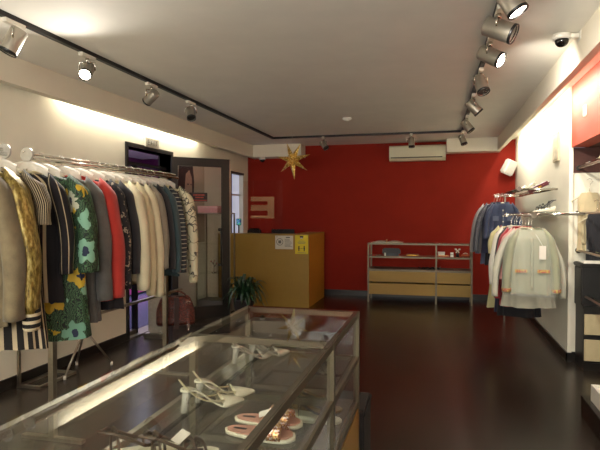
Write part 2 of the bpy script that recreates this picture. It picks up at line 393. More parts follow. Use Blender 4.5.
# notices
t = thing('notice', 'white paper notice with a round emblem taped to the desk', 'notice', (-2.48, 8.637, 1.19))
bx('sheet', m_paper, t, -.155, .155, -.0015, .0, -.225, 0)
m_ink = M('grey_ink', '#6f6c66', .7, bump=0)
bm = B()
def ring(bm, cx, cz, r, wdt, n=28, y=-.003, sq=1):
    pts = [(cx+r*math.cos(2*PI*k/n), y, cz+r*math.sin(2*PI*k/n)*sq) for k in range(n+1)]
    tube(bm, pts, wdt, 6)
ring(bm, -.075, -.105, .055, .005); box(bm, -.1, -.05, -.003, -.0015, -.13, -.08)
obj('emblem', bm, m_ink, t)
bm = B()
for k in range(7): box(bm, .01, .01+random.uniform(.08, .13), -.003, -.0015, -.065-k*.02, -.058-k*.02)
box(bm, -.13, -.12, -.003, -.0015, -.03, -.012); box(bm, .03, .1, -.003, -.0015, -.04, -.02)
obj('text_lines', bm, m_ink, t)
t = thing('warning_notice', 'yellow mask and distance notice taped to the desk corner', 'notice', (-2.18, 8.637, 1.2))
bx('sheet', M('bright_yellow_paper', '#d5be22', .6, var=.02, bump=0), t, -.11, .11, -.0015, 0, -.31, 0)
bm = B(); ball(bm, (0, -.002, -.04), .026, 16, (1, .08, 1)); box(bm, -.03, .03, -.004, -.0018, -.03, -.012); obj('head_pictogram', bm, m_black, t)
for s_ in (-1, 1):
    bm = B(); ball(bm, (s_*.045, -.002, -.188), .011, 12, (1, .15, 1)); box(bm, s_*.045-.012, s_*.045+.012, -.003, -.0018, -.235, -.2); box(bm, s_*.045-.008, s_*.045+.008, -.003, -.0018, -.265, -.235); obj('person_pictogram', bm, m_black, t)
bm = B(); box(bm, -.022, .022, -.003, -.0018, -.222, -.217)
obj('arrow', bm, m_black, t)
bx('mask', m_paper, t, -.018, .018, -.0055, -.0042, -.058, -.04)
bm = B()
for k, wd in enumerate((.05, .07, .06)): box(bm, -wd, wd, -.003, -.0018, -.1-k*.02, -.093-k*.02)
box(bm, -.07, .07, -.003, -.0018, -.295, -.287)
obj('text_lines', bm, m_ink, t)
# acrylic screen; the mirrored letter is a reflection modelled as translucent shapes
t = thing('acrylic_screen', 'clear acrylic screen on the desk with a painted-on reflection of a letter E', 'screen', (-2.85, 8.8, 1.215))
m_acr = glass('clear_acrylic', (.97, .95, .95, 1), 1.3)
bx('acrylic_panel', m_acr, t, -.42, .3, -.003, .003, .01, .9)
bm = B()
for x in (-.35, .22): box(bm, x, x+.06, -.05, .05, 0, .012)
obj('screen_foot', bm, m_acr, t)
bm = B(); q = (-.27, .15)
m_E = veil('painted_letter_reflection', '#d9a77c', .38)
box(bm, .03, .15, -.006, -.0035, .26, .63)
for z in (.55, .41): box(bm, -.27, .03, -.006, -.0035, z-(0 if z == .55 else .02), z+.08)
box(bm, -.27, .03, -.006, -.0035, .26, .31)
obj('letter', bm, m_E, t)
# desk-top equipment
t = thing('computer_monitor', 'black monitor seen from behind over the desk', 'monitor', (-2.68, 9.25, .75))
bx('display', m_black, t, -.21, .21, -.015, .02, .2, .53, bev=.008); bm = B(); cyl(bm, (0, .01, .01), (0, .01, .3), .02); obj('neck', bm, m_black, t); bx('base', m_black, t, -.1, .1, -.08, .08, 0, .012, bev=.003)
t = thing('payment_terminal', 'small lit screen on a thin black pole beside the pale window', 'card reader', (-3.42, 9.0, .75))
bm = B(); cyl(bm, (0, 0, 0), (0, 0, .62), .012); obj('pole', bm, m_black, t); bm = B(); cyl(bm, (0, 0, 0), (0, 0, .012), .07, 24); obj('base', bm, m_black, t)
bx('housing', m_black, t, -.045, .045, -.012, .012, .6, .72, bev=.005)
def screen_mat():
    s = NT('phone_display'); nz = s.noise(40, detail=1)
    c = s.ramp(nz.outputs[0], [(.4, srgb('#20406e')), (.5, srgb('#6f9fd6')), (.6, srgb('#3aa85a'))]); s.base(c); s.l(c, s.b.inputs['Emission Color']); s.b.inputs['Emission Strength'].default_value = .6; return s.m
bx('display', screen_mat(), t, -.038, .038, -.0145, -.0122, .61, .71)
t = thing('barcode_scanner', 'black handheld scanner leaning at the left end of the desk', 'scanner', (-3.56, 8.8, 1.215))
bm = B(); tube(bm, [(0.03, 0, 0.012), (-.01, 0, .06), (-.035, 0, .1)], [.014, .013, .015], 12); obj('handle', bm, m_black, t)
bm = B(); tube(bm, [(-.03, 0, .09), (-.06, 0, .135)], [.02, .026], 12); obj('head', bm, m_black, t)
t = thing('office_chair', 'black rounded chair back rising behind the desk', 'chair', (-3.25, 9.35, 0))
bm = B(); box(bm, -.16, .16, -.03, .03, .75, 1.29, bev=.03)
for v in bm.verts:
    if v.co.z > 1.1: v.co.x *= .55+.45*math.sqrt(max(0, 1-((v.co.z-1.1)/.2)**2))
obj('backrest', bm, m_black, t)
bm = B(); box(bm, -.22, .22, -.3, .12, .44, .52, bev=.03); obj('seat', bm, m_black, t)
bm = B(); cyl(bm, (0, -.08, .06), (0, -.08, .45), .025); tube(bm, [(0, 0, .5), (0, .02, .78)], .02)
obj('column', bm, m_black, t)
for k in range(5):
    a = k*2*PI/5; bm = B(); tube(bm, [(0, -.08, .09), (.26*math.cos(a), -.08+.26*math.sin(a), .06)], [.022, .014]); ball(bm, (.26*math.cos(a), -.08+.26*math.sin(a), .03), .03, 12); obj('leg', bm, m_black, t)

# ================================================================== DISPLAY UNITS (same furniture family)
def unit(t, L, D, H, split, shelves, drawers, glass_sides, ax=0):
    """local: length along x 0..L, depth y 0..D (front at y=0)"""
    r = .0135
    def P(name, *a, mat=m_case_metal, parent=t):
        bm = B(); box(bm, *a); return obj(name, bm, mat, parent)
    for x in (0, split, L-2*r):
        for y in (0, D-2*r): P('post', x, x+2*r, y, y+2*r, 0, H)
    zs = [H-.02]+[s-.012 for s in shelves]
    for z in zs:
        for y in (0, D-2*r):
            P('rail', 2*r, split, y+.002, y+2*r-.002, z-.006, z+.02); P('rail', split+2*r, L-2*r, y+.002, y+2*r-.002, z-.006, z+.02)
        for x in (0, split, L-2*r): P('rail', x+.002, x+2*r-.002, 2*r, D-2*r, z-.006, z+.02)
    P('glass_top', .004, L-.004, .004, D-.004, H, H+.006, mat=m_glass)
    P('glass_shelf', 2*r, L-2*r, 2*r, D-2*r, shelves[0]+.009, shelves[0]+.015, mat=m_shelf_glass)
    P('shelf_board', 2*r, L-2*r, 2*r, D-2*r, shelves[1]+.009, shelves[1]+.019, mat=M('brown_grey_board', '#54483a', .5))
    if glass_sides:
        for a in ((2*r, L-2*r, .008, .013), (2*r, L-2*r, D-.013, D-.008)): P('glass_pane', a[0], a[1], a[2], a[3], shelves[1]+.02, H-.03, mat=m_glass)
        for x in (.008, L-.013): P('glass_pane', x, x+.005, 2*r, D-2*r, shelves[1]+.02, H-.03, mat=m_glass)
    for (z0, z1) in drawers:
        for (a, b_) in ((2*r+.003, split-.003), (split+2*r+.003, L-2*r-.003)):
            d = P('drawer', a, b_, .0, .018, z0, z1, mat=m_yellow)
            P('drawer_box', a+.01, b_-.01, .018, D-.04, z0+.01, z1-.02, mat=m_yellow, parent=d)
    P('side_panel', .003, .012, 2*r, D-2*r, drawers[-1][0], shelves[1]-.02, mat=m_yellow); P('side_panel', L-.012, L-.003, 2*r, D-2*r, drawers[-1][0], shelves[1]-.02, mat=m_yellow)
    P('rear_panel', 2*r, L-2*r, D-.012, D-.004, drawers[-1][0], shelves[1]-.02, mat=m_yellow)
t = thing('display_cabinet', 'low steel-framed display cabinet with four ochre drawers on the red wall', 'cabinet', (-1.2, 9.5, 0))
unit(t, 1.77, .45, 1.04, 1.16, (.80, .57), ((.365, .55), (.145, .34)), False)
CH = 1.06
t = thing('display_case', 'long glass-topped steel display case with shoes in the foreground', 'display case', (-.38, .62, 0), PI/2)
unit(t, 2.08, .6, CH, 1.39, (.83, .6), ((.365, .575), (.145, .34)), True)

# things on the far cabinet
def simple(name, label, cat, bm, mat, loc, rz=0, group=None):
    o = obj(name, bm, mat, loc=loc); o.rotation_euler = (0, 0, rz); o['label'] = label; o['category'] = cat
    if group: o['group'] = group
    return o
t = thing('magazine', 'open pale magazine lying on top of the far cabinet', 'magazine', (-.87, 9.7, 1.047))
for s_ in (-1, 1):
    bm = B(); n = 10
    top = [(s_*(.27*k/n), .025*math.sin(PI*min(1, k/n*1.15))**.6*.8+.004) for k in range(n+1)]
    loft(bm, [[(x, y, z) for x, z in top]+[(x, y, 0) for x, z in reversed(top)] for y in (-.15, .15)]); obj('page_block', bm, M('magazine_paper', '#a59c8c', .5, vscale=12, var=.2), t)
bm = B(); box(bm, -.01, .01, -.16, -.13, .0, .06); obj('bookmark', bm, M('tan_ribbon', '#b98f5a', .6), t)
Zs = .815
t = thing('handbag', 'small black clutch bag on the left of the cabinet shelf', 'bag', (-.8, 9.68, Zs))
bm = B(); box(bm, -.16, .16, -.04, .04, 0, .13, bev=.03); obj('bag_body', bm, m_black, t)
bm = B(); box(bm, -.15, .15, -.052, -.04, .05, .125, bev=.005); obj('bag_flap', bm, M('black_patent', '#1c1a1a', .5), t)
bx('tag', m_paper, t, -.12, -.09, -.06, -.053, .0, .05)
t = thing('wallet', 'dark red wallet lying beside the black clutch', 'wallet', (-.43, 9.66, Zs))
bx('wallet_body', M('dark_red_leather', '#6a1218', .6), t, -.11, .11, -.04, .04, 0, .035, bev=.01); bx('wallet_edge', m_gold, t, -.1, .1, -.043, -.04, .012, .018)
t = thing('belt', 'dark coiled belt lying on the cabinet lower shelf', 'belt', (-.15, 9.68, .59))
bm = B(); tube(bm, [(-.18+.36*k/24, .03*math.sin(k*.8), .016+.008*math.sin(k*1.3)) for k in range(25)], .016, 8, .5); obj('strap', bm, m_black, t)
bm = B(); ring(bm, .19, .02, .02, .004, 12, 0); obj('buckle', bm, m_chrome, t)
t = thing('gift_box', 'small white box at the left of the right cabinet bay', 'box', (.06, 9.72, Zs)); bx('box_base', m_white, t, -.055, .055, -.04, .04, 0, .05, bev=.003); bx('box_lid', m_white, t, -.06, .06, -.045, .045, .05, .075, bev=.003)
t = thing('perfume_box', 'small pale upright carton beside the orange purse', 'box', (.235, 9.66, Zs)); bx('carton', m_white, t, -.025, .025, -.02, .02, 0, .07, bev=.002); bx('carton_band', m_grey, t, -.026, .026, -.021, .021, .03, .04)
t = thing('purse', 'flat orange purse in front of the small white box', 'purse', (.1, 9.6, Zs)); bx('purse_body', M('orange_leather', '#a34a2a', .4), t, -.12, .09, -.03, .03, 0, .025, bev=.008); bx('zip', m_gold, t, -.1, .07, -.033, -.029, .018, .022)
t = thing('figurine', 'small pale bow-shaped ornament on a dark base', 'ornament', (.33, 9.7, Zs))
bm = B(); cyl(bm, (0, 0, 0), (0, 0, .06), .03, 16, .02); obj('base', bm, m_black, t)
bm = B(); ball(bm, (0, 0, .1), .012, 12)
for s_ in (-1, 1):
    tube(bm, [(0, 0, .1), (s_*.03, 0, .125), (s_*.05, 0, .13)], [.005, .018, .006], 10); tube(bm, [(0, 0, .1), (s_*.02, 0, .075), (s_*.03, 0, .062)], [.005, .012, .004], 10)
obj('bow', bm, m_cream, t)
t = thing('leather_pouch', 'orange leather pouch at the right end of the cabinet shelf', 'pouch', (.46, 9.67, Zs))
bm = B(); ball(bm, (0, 0, .025), .07, 20, (1, .6, .4)); obj('pouch_body', bm, M('orange_leather', '#a34a2a'), t); bm = B(); tube(bm, [(-.04, 0, .05), (0, 0, .065), (.04, 0, .05)], .006, 8); obj('drawstring', bm, m_cream, t)

# ================================================================== STAR
def star(loc):
    t = thing('star_ornament', 'large seven-pointed pierced gold star hanging from the ceiling', 'star', loc)
    s = NT('pierced_gold_foil'); v = s.n('ShaderNodeTexVoronoi'); v.inputs['Scale'].default_value = 38; s.l(s.co(), v.inputs['Vector'])
    c = s.ramp(v.outputs['Distance'], [(.2, srgb('#fff6c8')), (.36, srgb('#e6bd62')), (.85, srgb('#b08a3c'))]); s.base(c)
    s.b.inputs['Metallic'].default_value = .5; s.b.inputs['Roughness'].default_value = .35
    tips = [(-5.5, 16.7), (8.3, 15.5), (18.3, 5), (15, -10.5), (2.2, -19.4), (-11.7, -11.7), (-15.5, 3.3)]
    for (a, b_) in tips:
        L = math.hypot(a, b_); d = Vector((a/L, 0, b_/L)); L = L/17*.285
        p = d.cross(Vector((0, 1, 0))).normalized(); R0 = Vector((0, 0, 0))
        bm = B(); mid = d*L*.3; wv = .042; dp = .05
        c0 = bm.verts.new(R0); tip = bm.verts.new(d*L)
        q = [bm.verts.new(mid+p*wv), bm.verts.new(mid+Vector((0, dp, 0))), bm.verts.new(mid-p*wv), bm.verts.new(mid-Vector((0, dp, 0)))]
        for k in range(4): bm.faces.new((c0, q[k], q[(k+1) % 4])); bm.faces.new((tip, q[(k+1) % 4], q[k]))
        obj('spike', bm, s.m, t)
    bm = B(); cyl(bm, (0, 0, .0), (0, 0, ZC-.0-loc[2]), .0018, 6); obj('hanging_cord', bm, m_white, t)
star((-2.33, 8.6, 2.44))

# ================================================================== PLANT
t = thing('potted_plant', 'leafy dark green plant on the floor in front of the desk', 'plant', (-2.72, 7.35, 0))
bm = B(); tube(bm, [(0, 0, 0), (0, 0, .02), (0, 0, .3), (0, 0, .32), (0, 0, .32), (0, 0, .29)], [.1, .11, .15, .16, .14, .13], 28); obj('pot', bm, M('dark_pot', '#2e2a28', .5), t)
bm = B(); cyl(bm, (0, 0, .27), (0, 0, .295), .132, 24); obj('soil', bm, M('soil', '#241a12', .9, bump=1), t)
s = NT('glossy_leaf'); nz = s.noise(25); s.base(s.ramp(nz.outputs[0], [(.3, srgb('#122416')), (.7, srgb('#2c4c2a'))])); s.b.inputs['Roughness'].default_value = .3
bm = B(); rnd = random.Random(4)
for k in range(90):
    a = rnd.uniform(0, 2*PI); reach = rnd.uniform(.1, .34); hgt = rnd.uniform(.18, .44)-reach*.25; L = 9; wd = rnd.uniform(.018, .032)
    d = Vector((math.cos(a), math.sin(a), 0)); sd = Vector((-d.y, d.x, 0)); droop = rnd.uniform(.05, .28)*reach/.3
    rings = []
    for i in range(L+1):
        u = i/L; p = d*(.03+reach*u)+Vector((0, 0, .3+hgt*math.sin(u*PI*.62)/math.sin(PI*.5)-droop*u*u*1.4)); wdt = wd*math.sin(PI*min(1, .06+u*.94))**.7+.0015
        rings.append([p-sd*wdt+Vector((0, 0, wdt*.3)), p, p+sd*wdt+Vector((0, 0, wdt*.3))])
    loft(bm, rings, cap=False, close=False)
obj('foliage', bm, s.m, t, normals=False, solid=.001)
for k in range(3):
    bm = B(); a = k*2.1; tube(bm, [(0.02*math.cos(a), .02*math.sin(a), .28), (.03*math.cos(a), .03*math.sin(a), .45)], .006, 8); obj('stem', bm, s.m, t)

# ================================================================== SHOES
def pump(label, loc, rz, mat, strapmat, heelmat, tag=True, tagside=1, group=None):
    t = thing('slingback_pump', label, 'shoe', loc, rz, group)
    h = .075; N = 26
    def sz(u): return .004+(h if u < .12 else h*(1-(u-.12)/.53)**1.0*(1 if u < .65 else 0)*(.5+.5*math.cos(PI*(u-.12)/.53))**.35 if u < .65 else 0)
    def prof(u):
        if u < .12: return h
        if u > .66: return 0
        q = (u-.12)/.54; return h*(.5+.5*math.cos(PI*q))
    def wid(u):
        if u < .1: return .027*math.sqrt(max(0.02, 1-((.1-u)/.1)**2))
        if u < .4: return .027-.003*math.sin((u-.1)/.3*PI)
        if u < .7: return .027+.011*math.sin((u-.4)/.3*PI/2)
        return .038*(1-((u-.7)/.3)**1.08)+.001
    L = .245; bm = B(); rings = []
    for i in range(N+1):
        u = i/N; z = prof(u); w_ = wid(u); x = L*(u-.5)
        rings.append([(x, -w_, z+.003), (x, -w_, z+.008), (x, 0, z+.007), (x, w_, z+.008), (x, w_, z+.003), (x, 0, z)])
    loft(bm, rings); obj('sole', bm, mat, t)
    bm = B(); rings = []
    for i in range(14):
        u = .6+.4*i/13; w_ = wid(u); x = L*(u-.5); z = prof(u)+.004; hh = .031*(1-i/13)**.7+.005
        rings.append([(x, w_*math.cos(PI*k/12)*1.02, z+hh*math.sin(PI*k/12)**.75) for k in range(13)])
    loft(bm, rings, cap=False, close=False); obj('toe_vamp', bm, mat, t, normals=False, solid=.002)
    bm = B(); x0 = -L*.5+.006
    tube(bm, [(x0+.02, 0, h+.004), (x0+.012, 0, h*.6), (x0+.006, 0, .0)], [.019, .013, .011], 12); obj('heel', bm, heelmat, t)
    pts = []
    for k in range(33):
        q = k/32; a = -1+2*q; # from right side round the heel to the left side
        ang = PI*(.5+a*.5); 
        xx = L*.12-(L*.12+L*.5+.004)*math.sin(PI*q)**.75; yy = -.034*math.cos(PI*q)*(1 if abs(math.cos(PI*q)) > .8 else 1)
        zz = .03+(h+.014)*math.sin(PI*q)**2.0
        pts.append((xx, yy, zz))
    bm = B(); tube(bm, pts, .003, 8, 1.0); obj('slingback_strap', bm, strapmat, t)
    bm = B(); ring(bm, L*.1, .035, .007, .002, 12, .036); obj('buckle', bm, m_chrome, t)
    bm = B(); tube(bm, [(L*.1, -wid(.6), prof(.6)+.02), (L*.08, 0, prof(.6)+.045), (L*.1, wid(.6), prof(.6)+.02)], .004, 8); obj('instep_band', bm, strapmat, t)
    if tag:
        bm = B(); box(bm, -.022, .022, -.014, .014, 0, .002); g_ = obj('price_tag', bm, m_paper, t, loc=(.0, .01*tagside, .068)); g_.rotation_euler = (.25, .35, .5)
    return t
ZG = CH and .8465
m_silver = M('silver_leather', '#cfc8b8', .3, .5)
m_clearheel = veil('clear_heel', '#cfcabb', .55, .15)
a0 = math.atan2(.19, .17)
pump('white pointed slingback pump nearer the camera, with a price tag', (-.79, 1.815, ZG), .78, m_cream, M('gold_white_strap', '#c9bf9c', .3, .3), m_clearheel)
pump('white pointed slingback pump behind its twin, toes to the right', (-.785, 1.92, ZG), .74, m_cream, MATS['gold_white_strap'], m_clearheel, False)
pump('silver slingback pump nearer the camera at the case divider', (-.86, 2.46, ZG), .95, m_silver, m_silver, m_clearheel, False)
pump('silver slingback pump behind its twin at the far end of the case', (-.80, 2.53, ZG), .9, m_silver, m_silver, m_clearheel, False)
def glitter():
    s = NT('rose_gold_glitter'); v = s.n('ShaderNodeTexVoronoi'); v.inputs['Scale'].default_value = 190; s.l(s.co(), v.inputs['Vector'])
    sp = s.n('ShaderNodeSeparateColor'); s.l(v.outputs['Color'], sp.inputs[0])
    s.base(s.ramp(sp.outputs[0], [(.0, srgb('#6a3a2c')), (.35, srgb('#c68a66')), (.7, srgb('#e8c07a')), (.92, srgb('#fff0f8'))])); s.b.inputs['Metallic'].default_value = .7; s.b.inputs['Roughness'].default_value = .3
    s.bump(sp.outputs[1], 1, .003); return s.m
m_glit = glitter(); m_pinksole = M('pink_insole', '#b88672', .5)
def slide(label, loc, rz, tag):
    t = thing('slide_sandal', label, 'shoe', loc, rz)
    L = .24; N = 24
    def w_(u): return (.03+.012*math.sin(PI*(u-.15)*.75))*(max(0, 1-(abs(u-.5)/.5)**5)**.5)+.002
    for nm, z0, z1, mt, sc in (('outsole', 0, .012, m_cream, 1), ('insole', .012, .016, m_pinksole, .93)):
        bm = B(); out = [((u-.5)*L*sc, w_(u)*sc) for u in [i/N for i in range(N+1)]]; pl = out+[(x, -y) for x, y in reversed(out)]
        loft(bm, [[(x, y, z) for x, y in pl] for z in (z0, z1)]); o = obj(nm, bm, mt, t)
    bm = B(); rings = []
    for i in range(9):
        u = .55+.3*i/8; ww = w_(u)*1.02; rings.append([((u-.5)*L, ww*math.cos(PI*k/14), .008+.052*(1-.25*i/8)*math.sin(PI*k/14)**.6) for k in range(15)])
    loft(bm, rings, cap=False, close=False); obj('glitter_band', bm, m_glit, t, normals=False, solid=.004)
    bx('insole_label', m_black, t, -.09, -.045, -.006, .006, .016, .0165)
    if tag:
        bm = B(); box(bm, -.025, .025, -.015, .015, 0, .002); g_ = obj('price_tag', bm, m_paper, t, loc=(-.01, .01, .03)); g_.rotation_euler = (.3, -.3, .2)
slide('pink glitter-band slide sandal nearer the camera on the glass shelf', (-.545, 1.615, ZG), -.07, False)
slide('pink glitter-band slide sandal behind its twin, with a price tag', (-.55, 1.72, ZG), -.02, True)
def sandal(label, loc, rz, mat, wedge=.02, name='strappy_sandal', straps=((.62, .045), (.75, .035), (.2, .075)), tag=False, mats=None):
    t = thing(name, label, 'shoe', loc, rz); L = .24; N = 20
    def w_(u): return (.028+.01*math.sin(PI*(u-.15)*.75))*(max(0, 1-(abs(u-.5)/.5)**5)**.5)+.002
    bm = B(); out = [((u-.5)*L, w_(u), u) for u in [i/N for i in range(N+1)]]; pl = out+[(x, -y, u) for x, y, u in reversed(out)]
    zt = lambda u: .012+wedge*max(0, 1-u*1.3)
    loft(bm, [[(x, y, 0) for x, y, u in pl], [(x, y, zt(u)) for x, y, u in pl]]); obj('sole', bm, mats or mat, t)
    for (u, hh) in straps:
        bm = B(); tube(bm, [((u-.5)*L, w_(u)*math.cos(PI*k/12), .012+zt(u)*.5+hh*math.sin(PI*k/12)**.7) for k in range(13)], .008, 8, .35); obj('strap', bm, mat, t)
    bm = B(); tube(bm, [(L*.2, w_(.7), .04), (0, w_(.5)+.002, .05), (-L*.35, w_(.15), .07+wedge), (-L*.49, 0, .075+wedge), (-L*.35, -w_(.15), .07+wedge), (0, -w_(.5)-.002, .05), (L*.2, -w_(.7), .04)], .005, 8); obj('ankle_strap', bm, mat, t)
    if tag:
        bm = B(); box(bm, -.025, .025, -.015, .015, 0, .002); g_ = obj('price_tag', bm, m_paper, t, loc=(.0, .0, .075)); g_.rotation_euler = (.3, -.3, .4)
    return t
m_brownl = M('dark_brown_leather', '#3c2b1c', .4)
sandal('dark brown strappy sandal at the lower left of the case, left of its pair', (-.83, 1.38, ZG), .95, m_brownl, .03, tag=False, mats=m_cream)
sandal('dark brown strappy sandal with a price tag beside its pair at the near end', (-.7, 1.38, ZG), .9, m_brownl, .03, tag=True, mats=m_cream)
sandal('black strappy sandal on the lower board seen through the case side', (-.53, 2.35, .621), .1, m_black, .03, mats=m_cream)
sandal('bronze strappy sandal on the lower board behind the black one', (-.55, 2.48, .621), .15, M('bronze_leather', '#8c6f45', .3, .6), .02)

# black box beside the case
t = thing('storage_bin', 'black fabric box on the floor behind the far corner of the case', 'box', (-.47, 2.87, 0))
bx('bin_body', M('black_fabric_box', '#14110f', .75), t, -.11, .11, -.14, .14, 0, .52, bev=.008); bx('bin_lid', M('black_fabric_lid', '#1a1613', .6), t, -.115, .115, -.145, .145, .52, .55, bev=.008)

# ================================================================== RACKS
def rail_pair(bm, x, y0, y1, z): cyl(bm, (x-.012, y0, z), (x-.012, y1, z), .011, 14); cyl(bm, (x+.02, y0, z-.03), (x+.02, y1, z-.03), .011, 14)
RX, RZ = -2.55, 1.94
def rack(label, y0, y1, posts, low, far_disc, near_disc):
    t = thing('clothes_rack', label, 'clothes rack', (RX, (y0+y1)/2, 0)); ym = (y0+y1)/2
    for (dx, dz) in ((-.012, 0), (.02, -.03)):
        bm = B(); cyl(bm, (dx, y0-ym, RZ+dz), (dx, y1-ym, RZ+dz), .012, 14); obj('hanging_rail', bm, m_chrome, t)
    for y in posts:
        bm = B(); box(bm, -.02, .02, y-ym-.02, y-ym+.02, 0.02, RZ-.045); obj('post', bm, m_steel, t)
        bm = B(); box(bm, -.24, .24, y-ym-.02, y-ym+.02, 0, .025); obj('foot', bm, m_steel, t)
    if low:
        bm = B(); box(bm, -.015, .015, low[0]-ym, low[1]-ym, .77, .79); obj('lower_rail', bm, m_steel, t)
    for y in ([y0] if near_disc else [])+([y1] if far_disc else []):
        bm = B(); s_ = -1 if y == y0 else 1; cyl(bm, (0, y-ym, RZ-.01), (0, y-ym+s_*.015, RZ-.01), .045, 28); obj('end_disc', bm, M('satin_disc', '#b9b6ae', .4, .6), t)
rack('long chrome double-rail clothes rack along the cream wall', 2.93, 4.95, (3.14, 4.72), (3.16, 5.05), False, True)
rack('chrome clothes rack at the left edge, only its far end in view', 1.7, 2.73, (1.9,), None, True, False)
# wall-side floor stand
t = thing('rack_stand', 'square-tube floor stand behind the striped dress near the wall', 'stand', (-3.52, 4.27, 0))
bm = B()
for a in ((-.12, .12, -.25, -.22, 0, .025), (-.12, .12, .22, .25, 0, .025), (.095, .12, -.22, .22, 0, .025), (-.12, -.095, -.22, .22, 0, .025)): box(bm, *a)
obj('base_frame', bm, m_steel, t)
for y in (-.235, .235):
    bm = B(); box(bm, -.12, -.095, y-.012, y+.012, .02, 1.5); obj('post', bm, m_steel, t)
bm = B(); box(bm, -.12, -.095, -.247, .247, 1.5, 1.525); obj('crossbar', bm, m_chrome, t)
# tripod stand
t = thing('tripod_stand', 'chrome three-legged stand on the floor behind the grey jacket', 'stand', (-3.38, 4.62, 0))
bm = B(); cyl(bm, (0, 0, .38), (0, 0, 1.5), .014, 12); obj('pole', bm, m_chrome, t)
bm = B(); cyl(bm, (0, 0, .38), (0, 0, .44), .025, 16); obj('hub', bm, m_chrome, t)
for a in (-1.55, .95, 2.6):
    bm = B(); tube(bm, [(0, 0, .41), (.24*math.cos(a), .3*math.sin(a), .025)], [.012, .01], 10); obj('leg', bm, m_steel, t)
    bm = B(); cyl(bm, (.24*math.cos(a), .3*math.sin(a), 0), (.24*math.cos(a), .3*math.sin(a), .035), .013, 12); obj('foot', bm, m_white, t)

# ================================================================== GARMENTS
def gbody(bm, L, hw, th, flare=0, folds=.012, seed=0, kf=7, neck=.075, waist=0, z0=0):
    rnd = random.Random(seed); ph = [rnd.uniform(0, 6.28) for _ in range(4)]; N = 64; Mx = 30; rings = []
    for i in range(Mx+1):
        u = i/Mx
        if u < .2: # shoulder slope
            q = u/.2; z = -.012-.10*q**1.15; wd = neck+(hw-neck)*math.sin(q*PI/2)**.95; t_ = .035+(th-.035)*q**.7
        else:
            q = (u-.2)/.8; z = -.112-(L-.112)*q; wd = hw*(1-.08*math.sin(q*PI)*(1+waist))+flare*q; t_ = th*(1+.2*q)
        r = []
        for j in range(N):
            a = 2*PI*j/N; c, s_ = math.cos(a), math.sin(a)
            amp = folds*max(0, u-.2)*1.3
            d = amp*(math.sin(kf*a+ph[0]+u*1.5)+.5*math.sin((kf*2+1)*a+ph[1]-u*2))+.5*folds*noise.noise(Vector((c*2, s_*2+seed, z*5)))
            x = (wd+d*.5)*math.copysign(abs(c)**.75, c); y = (t_+d)*math.copysign(abs(s_)**.85, s_)
            r.append((x, y, z0+z-(.006*math.sin(3*a+ph[2]) if i == Mx else 0)))
        rings.append(r)
    loft(bm, rings, cap=False, uv=True)
def sleeve(bm, side, L, hw, r0=.072, r1=.052, out=.05, fwd=-.03, seed=0, z0=0):
    rnd = random.Random(seed+side*17); N = 20; Mx = 20; rings = []; ph = rnd.uniform(0, 6)
    for i in range(Mx+1):
        u = i/Mx; rr = r0+(r1-r0)*u
        if u < .1: rr *= .55+.45*math.sqrt(u/.1)
        cx = side*(hw-.045+out*math.sin(min(1, u*1.4)*PI/2)); cz = z0-.035-L*u; cy = fwd*u*u
        q = []
        for j in range(N):
            a = 2*PI*j/N
            wr = .004*math.sin(9*u+2*math.sin(a+ph)+ph)*u+.007*noise.noise(Vector((math.cos(a)*1.5+side, math.sin(a)*1.5+seed, u*4)))
            q.append((cx+(rr*.62+wr)*math.cos(a)+(side*-.012*(1-u)), cy+(rr+wr)*math.sin(a), cz+(.028*(-side)*math.cos(a)*-1*(1-u)*0)+(-.035*side*math.cos(a)*max(0, 1-u*5))))
        rings.append(q)
    loft(bm, rings, cap=True, uv=True)
    return rings
def cuffs(t, side, L, hw, r1, out, fwd, mat, h=.05, z0=0, name='cuff'):
    if abs(t.location.x-RX) < 1e-5: hw += .05; out += .02; r1 += .012
    cx = side*(hw-.045+out); z = z0-.035-L; bm = B(); n = 20
    rings = [[(cx+(r1*.62+e)*math.cos(2*PI*k/n), fwd+(r1+e)*math.sin(2*PI*k/n), z+zz) for k in range(n)] for zz, e in ((h*.2, .004), (h*.1, .006), (-h*.85, .003), (-h, -.004))]
    loft(bm, rings); return obj(name, bm, mat, t)
m_hook = m_chrome
m_hanger = M('wood_hanger', '#cbbf9f', .5)
m_cover = veil('translucent_shoulder_cover', '#f4efe2', .45, .5)
GZ = .12
def hanger(label, x, y, zr, cover=True, w_=.17, rz=0):
    """zr = rail height; origin at neck point of garment"""
    t = thing('clothes_hanger', label, 'hanger', (x, y, zr-GZ), rz)
    bm = B(); pts = [(0, 0, .0), (0, 0, .03)]
    for k in range(13):
        a = -PI/2+k/12*PI*1.35; pts.append((.026*math.cos(a), 0, .107+.026*math.sin(a)))
    pts[2] = (.004, 0, .06); tube(bm, pts, .0025, 8); obj('hook', bm, m_hook, t)
    bm = B(); tube(bm, [(-w_, 0, -.1), (-w_*.5, 0, -.045), (0, 0, -.005), (w_*.5, 0, -.045), (w_, 0, -.1)], [.008, .012, .014, .012, .008], 10, .7); obj('arms', bm, m_hanger, t)
    if cover:
        bm = B(); rings = []; n = 18
        for i in range(-9, 10):
            u = i/9; x_ = u*.13; zt = .045-.05*abs(u)**1.8; tt = .05*(1-.15*abs(u))
            rings.append([(x_, tt*math.cos(PI*k/n)*(1+.08*math.sin(i*2+k)), zt+(.026*math.sin(PI*k/n))-.03*(1 if k in (0, n) else 0)) for k in range(n+1)])
        loft(bm, rings, cap=False, close=False); obj('shoulder_cover', bm, m_cover, t, normals=False)
    return t
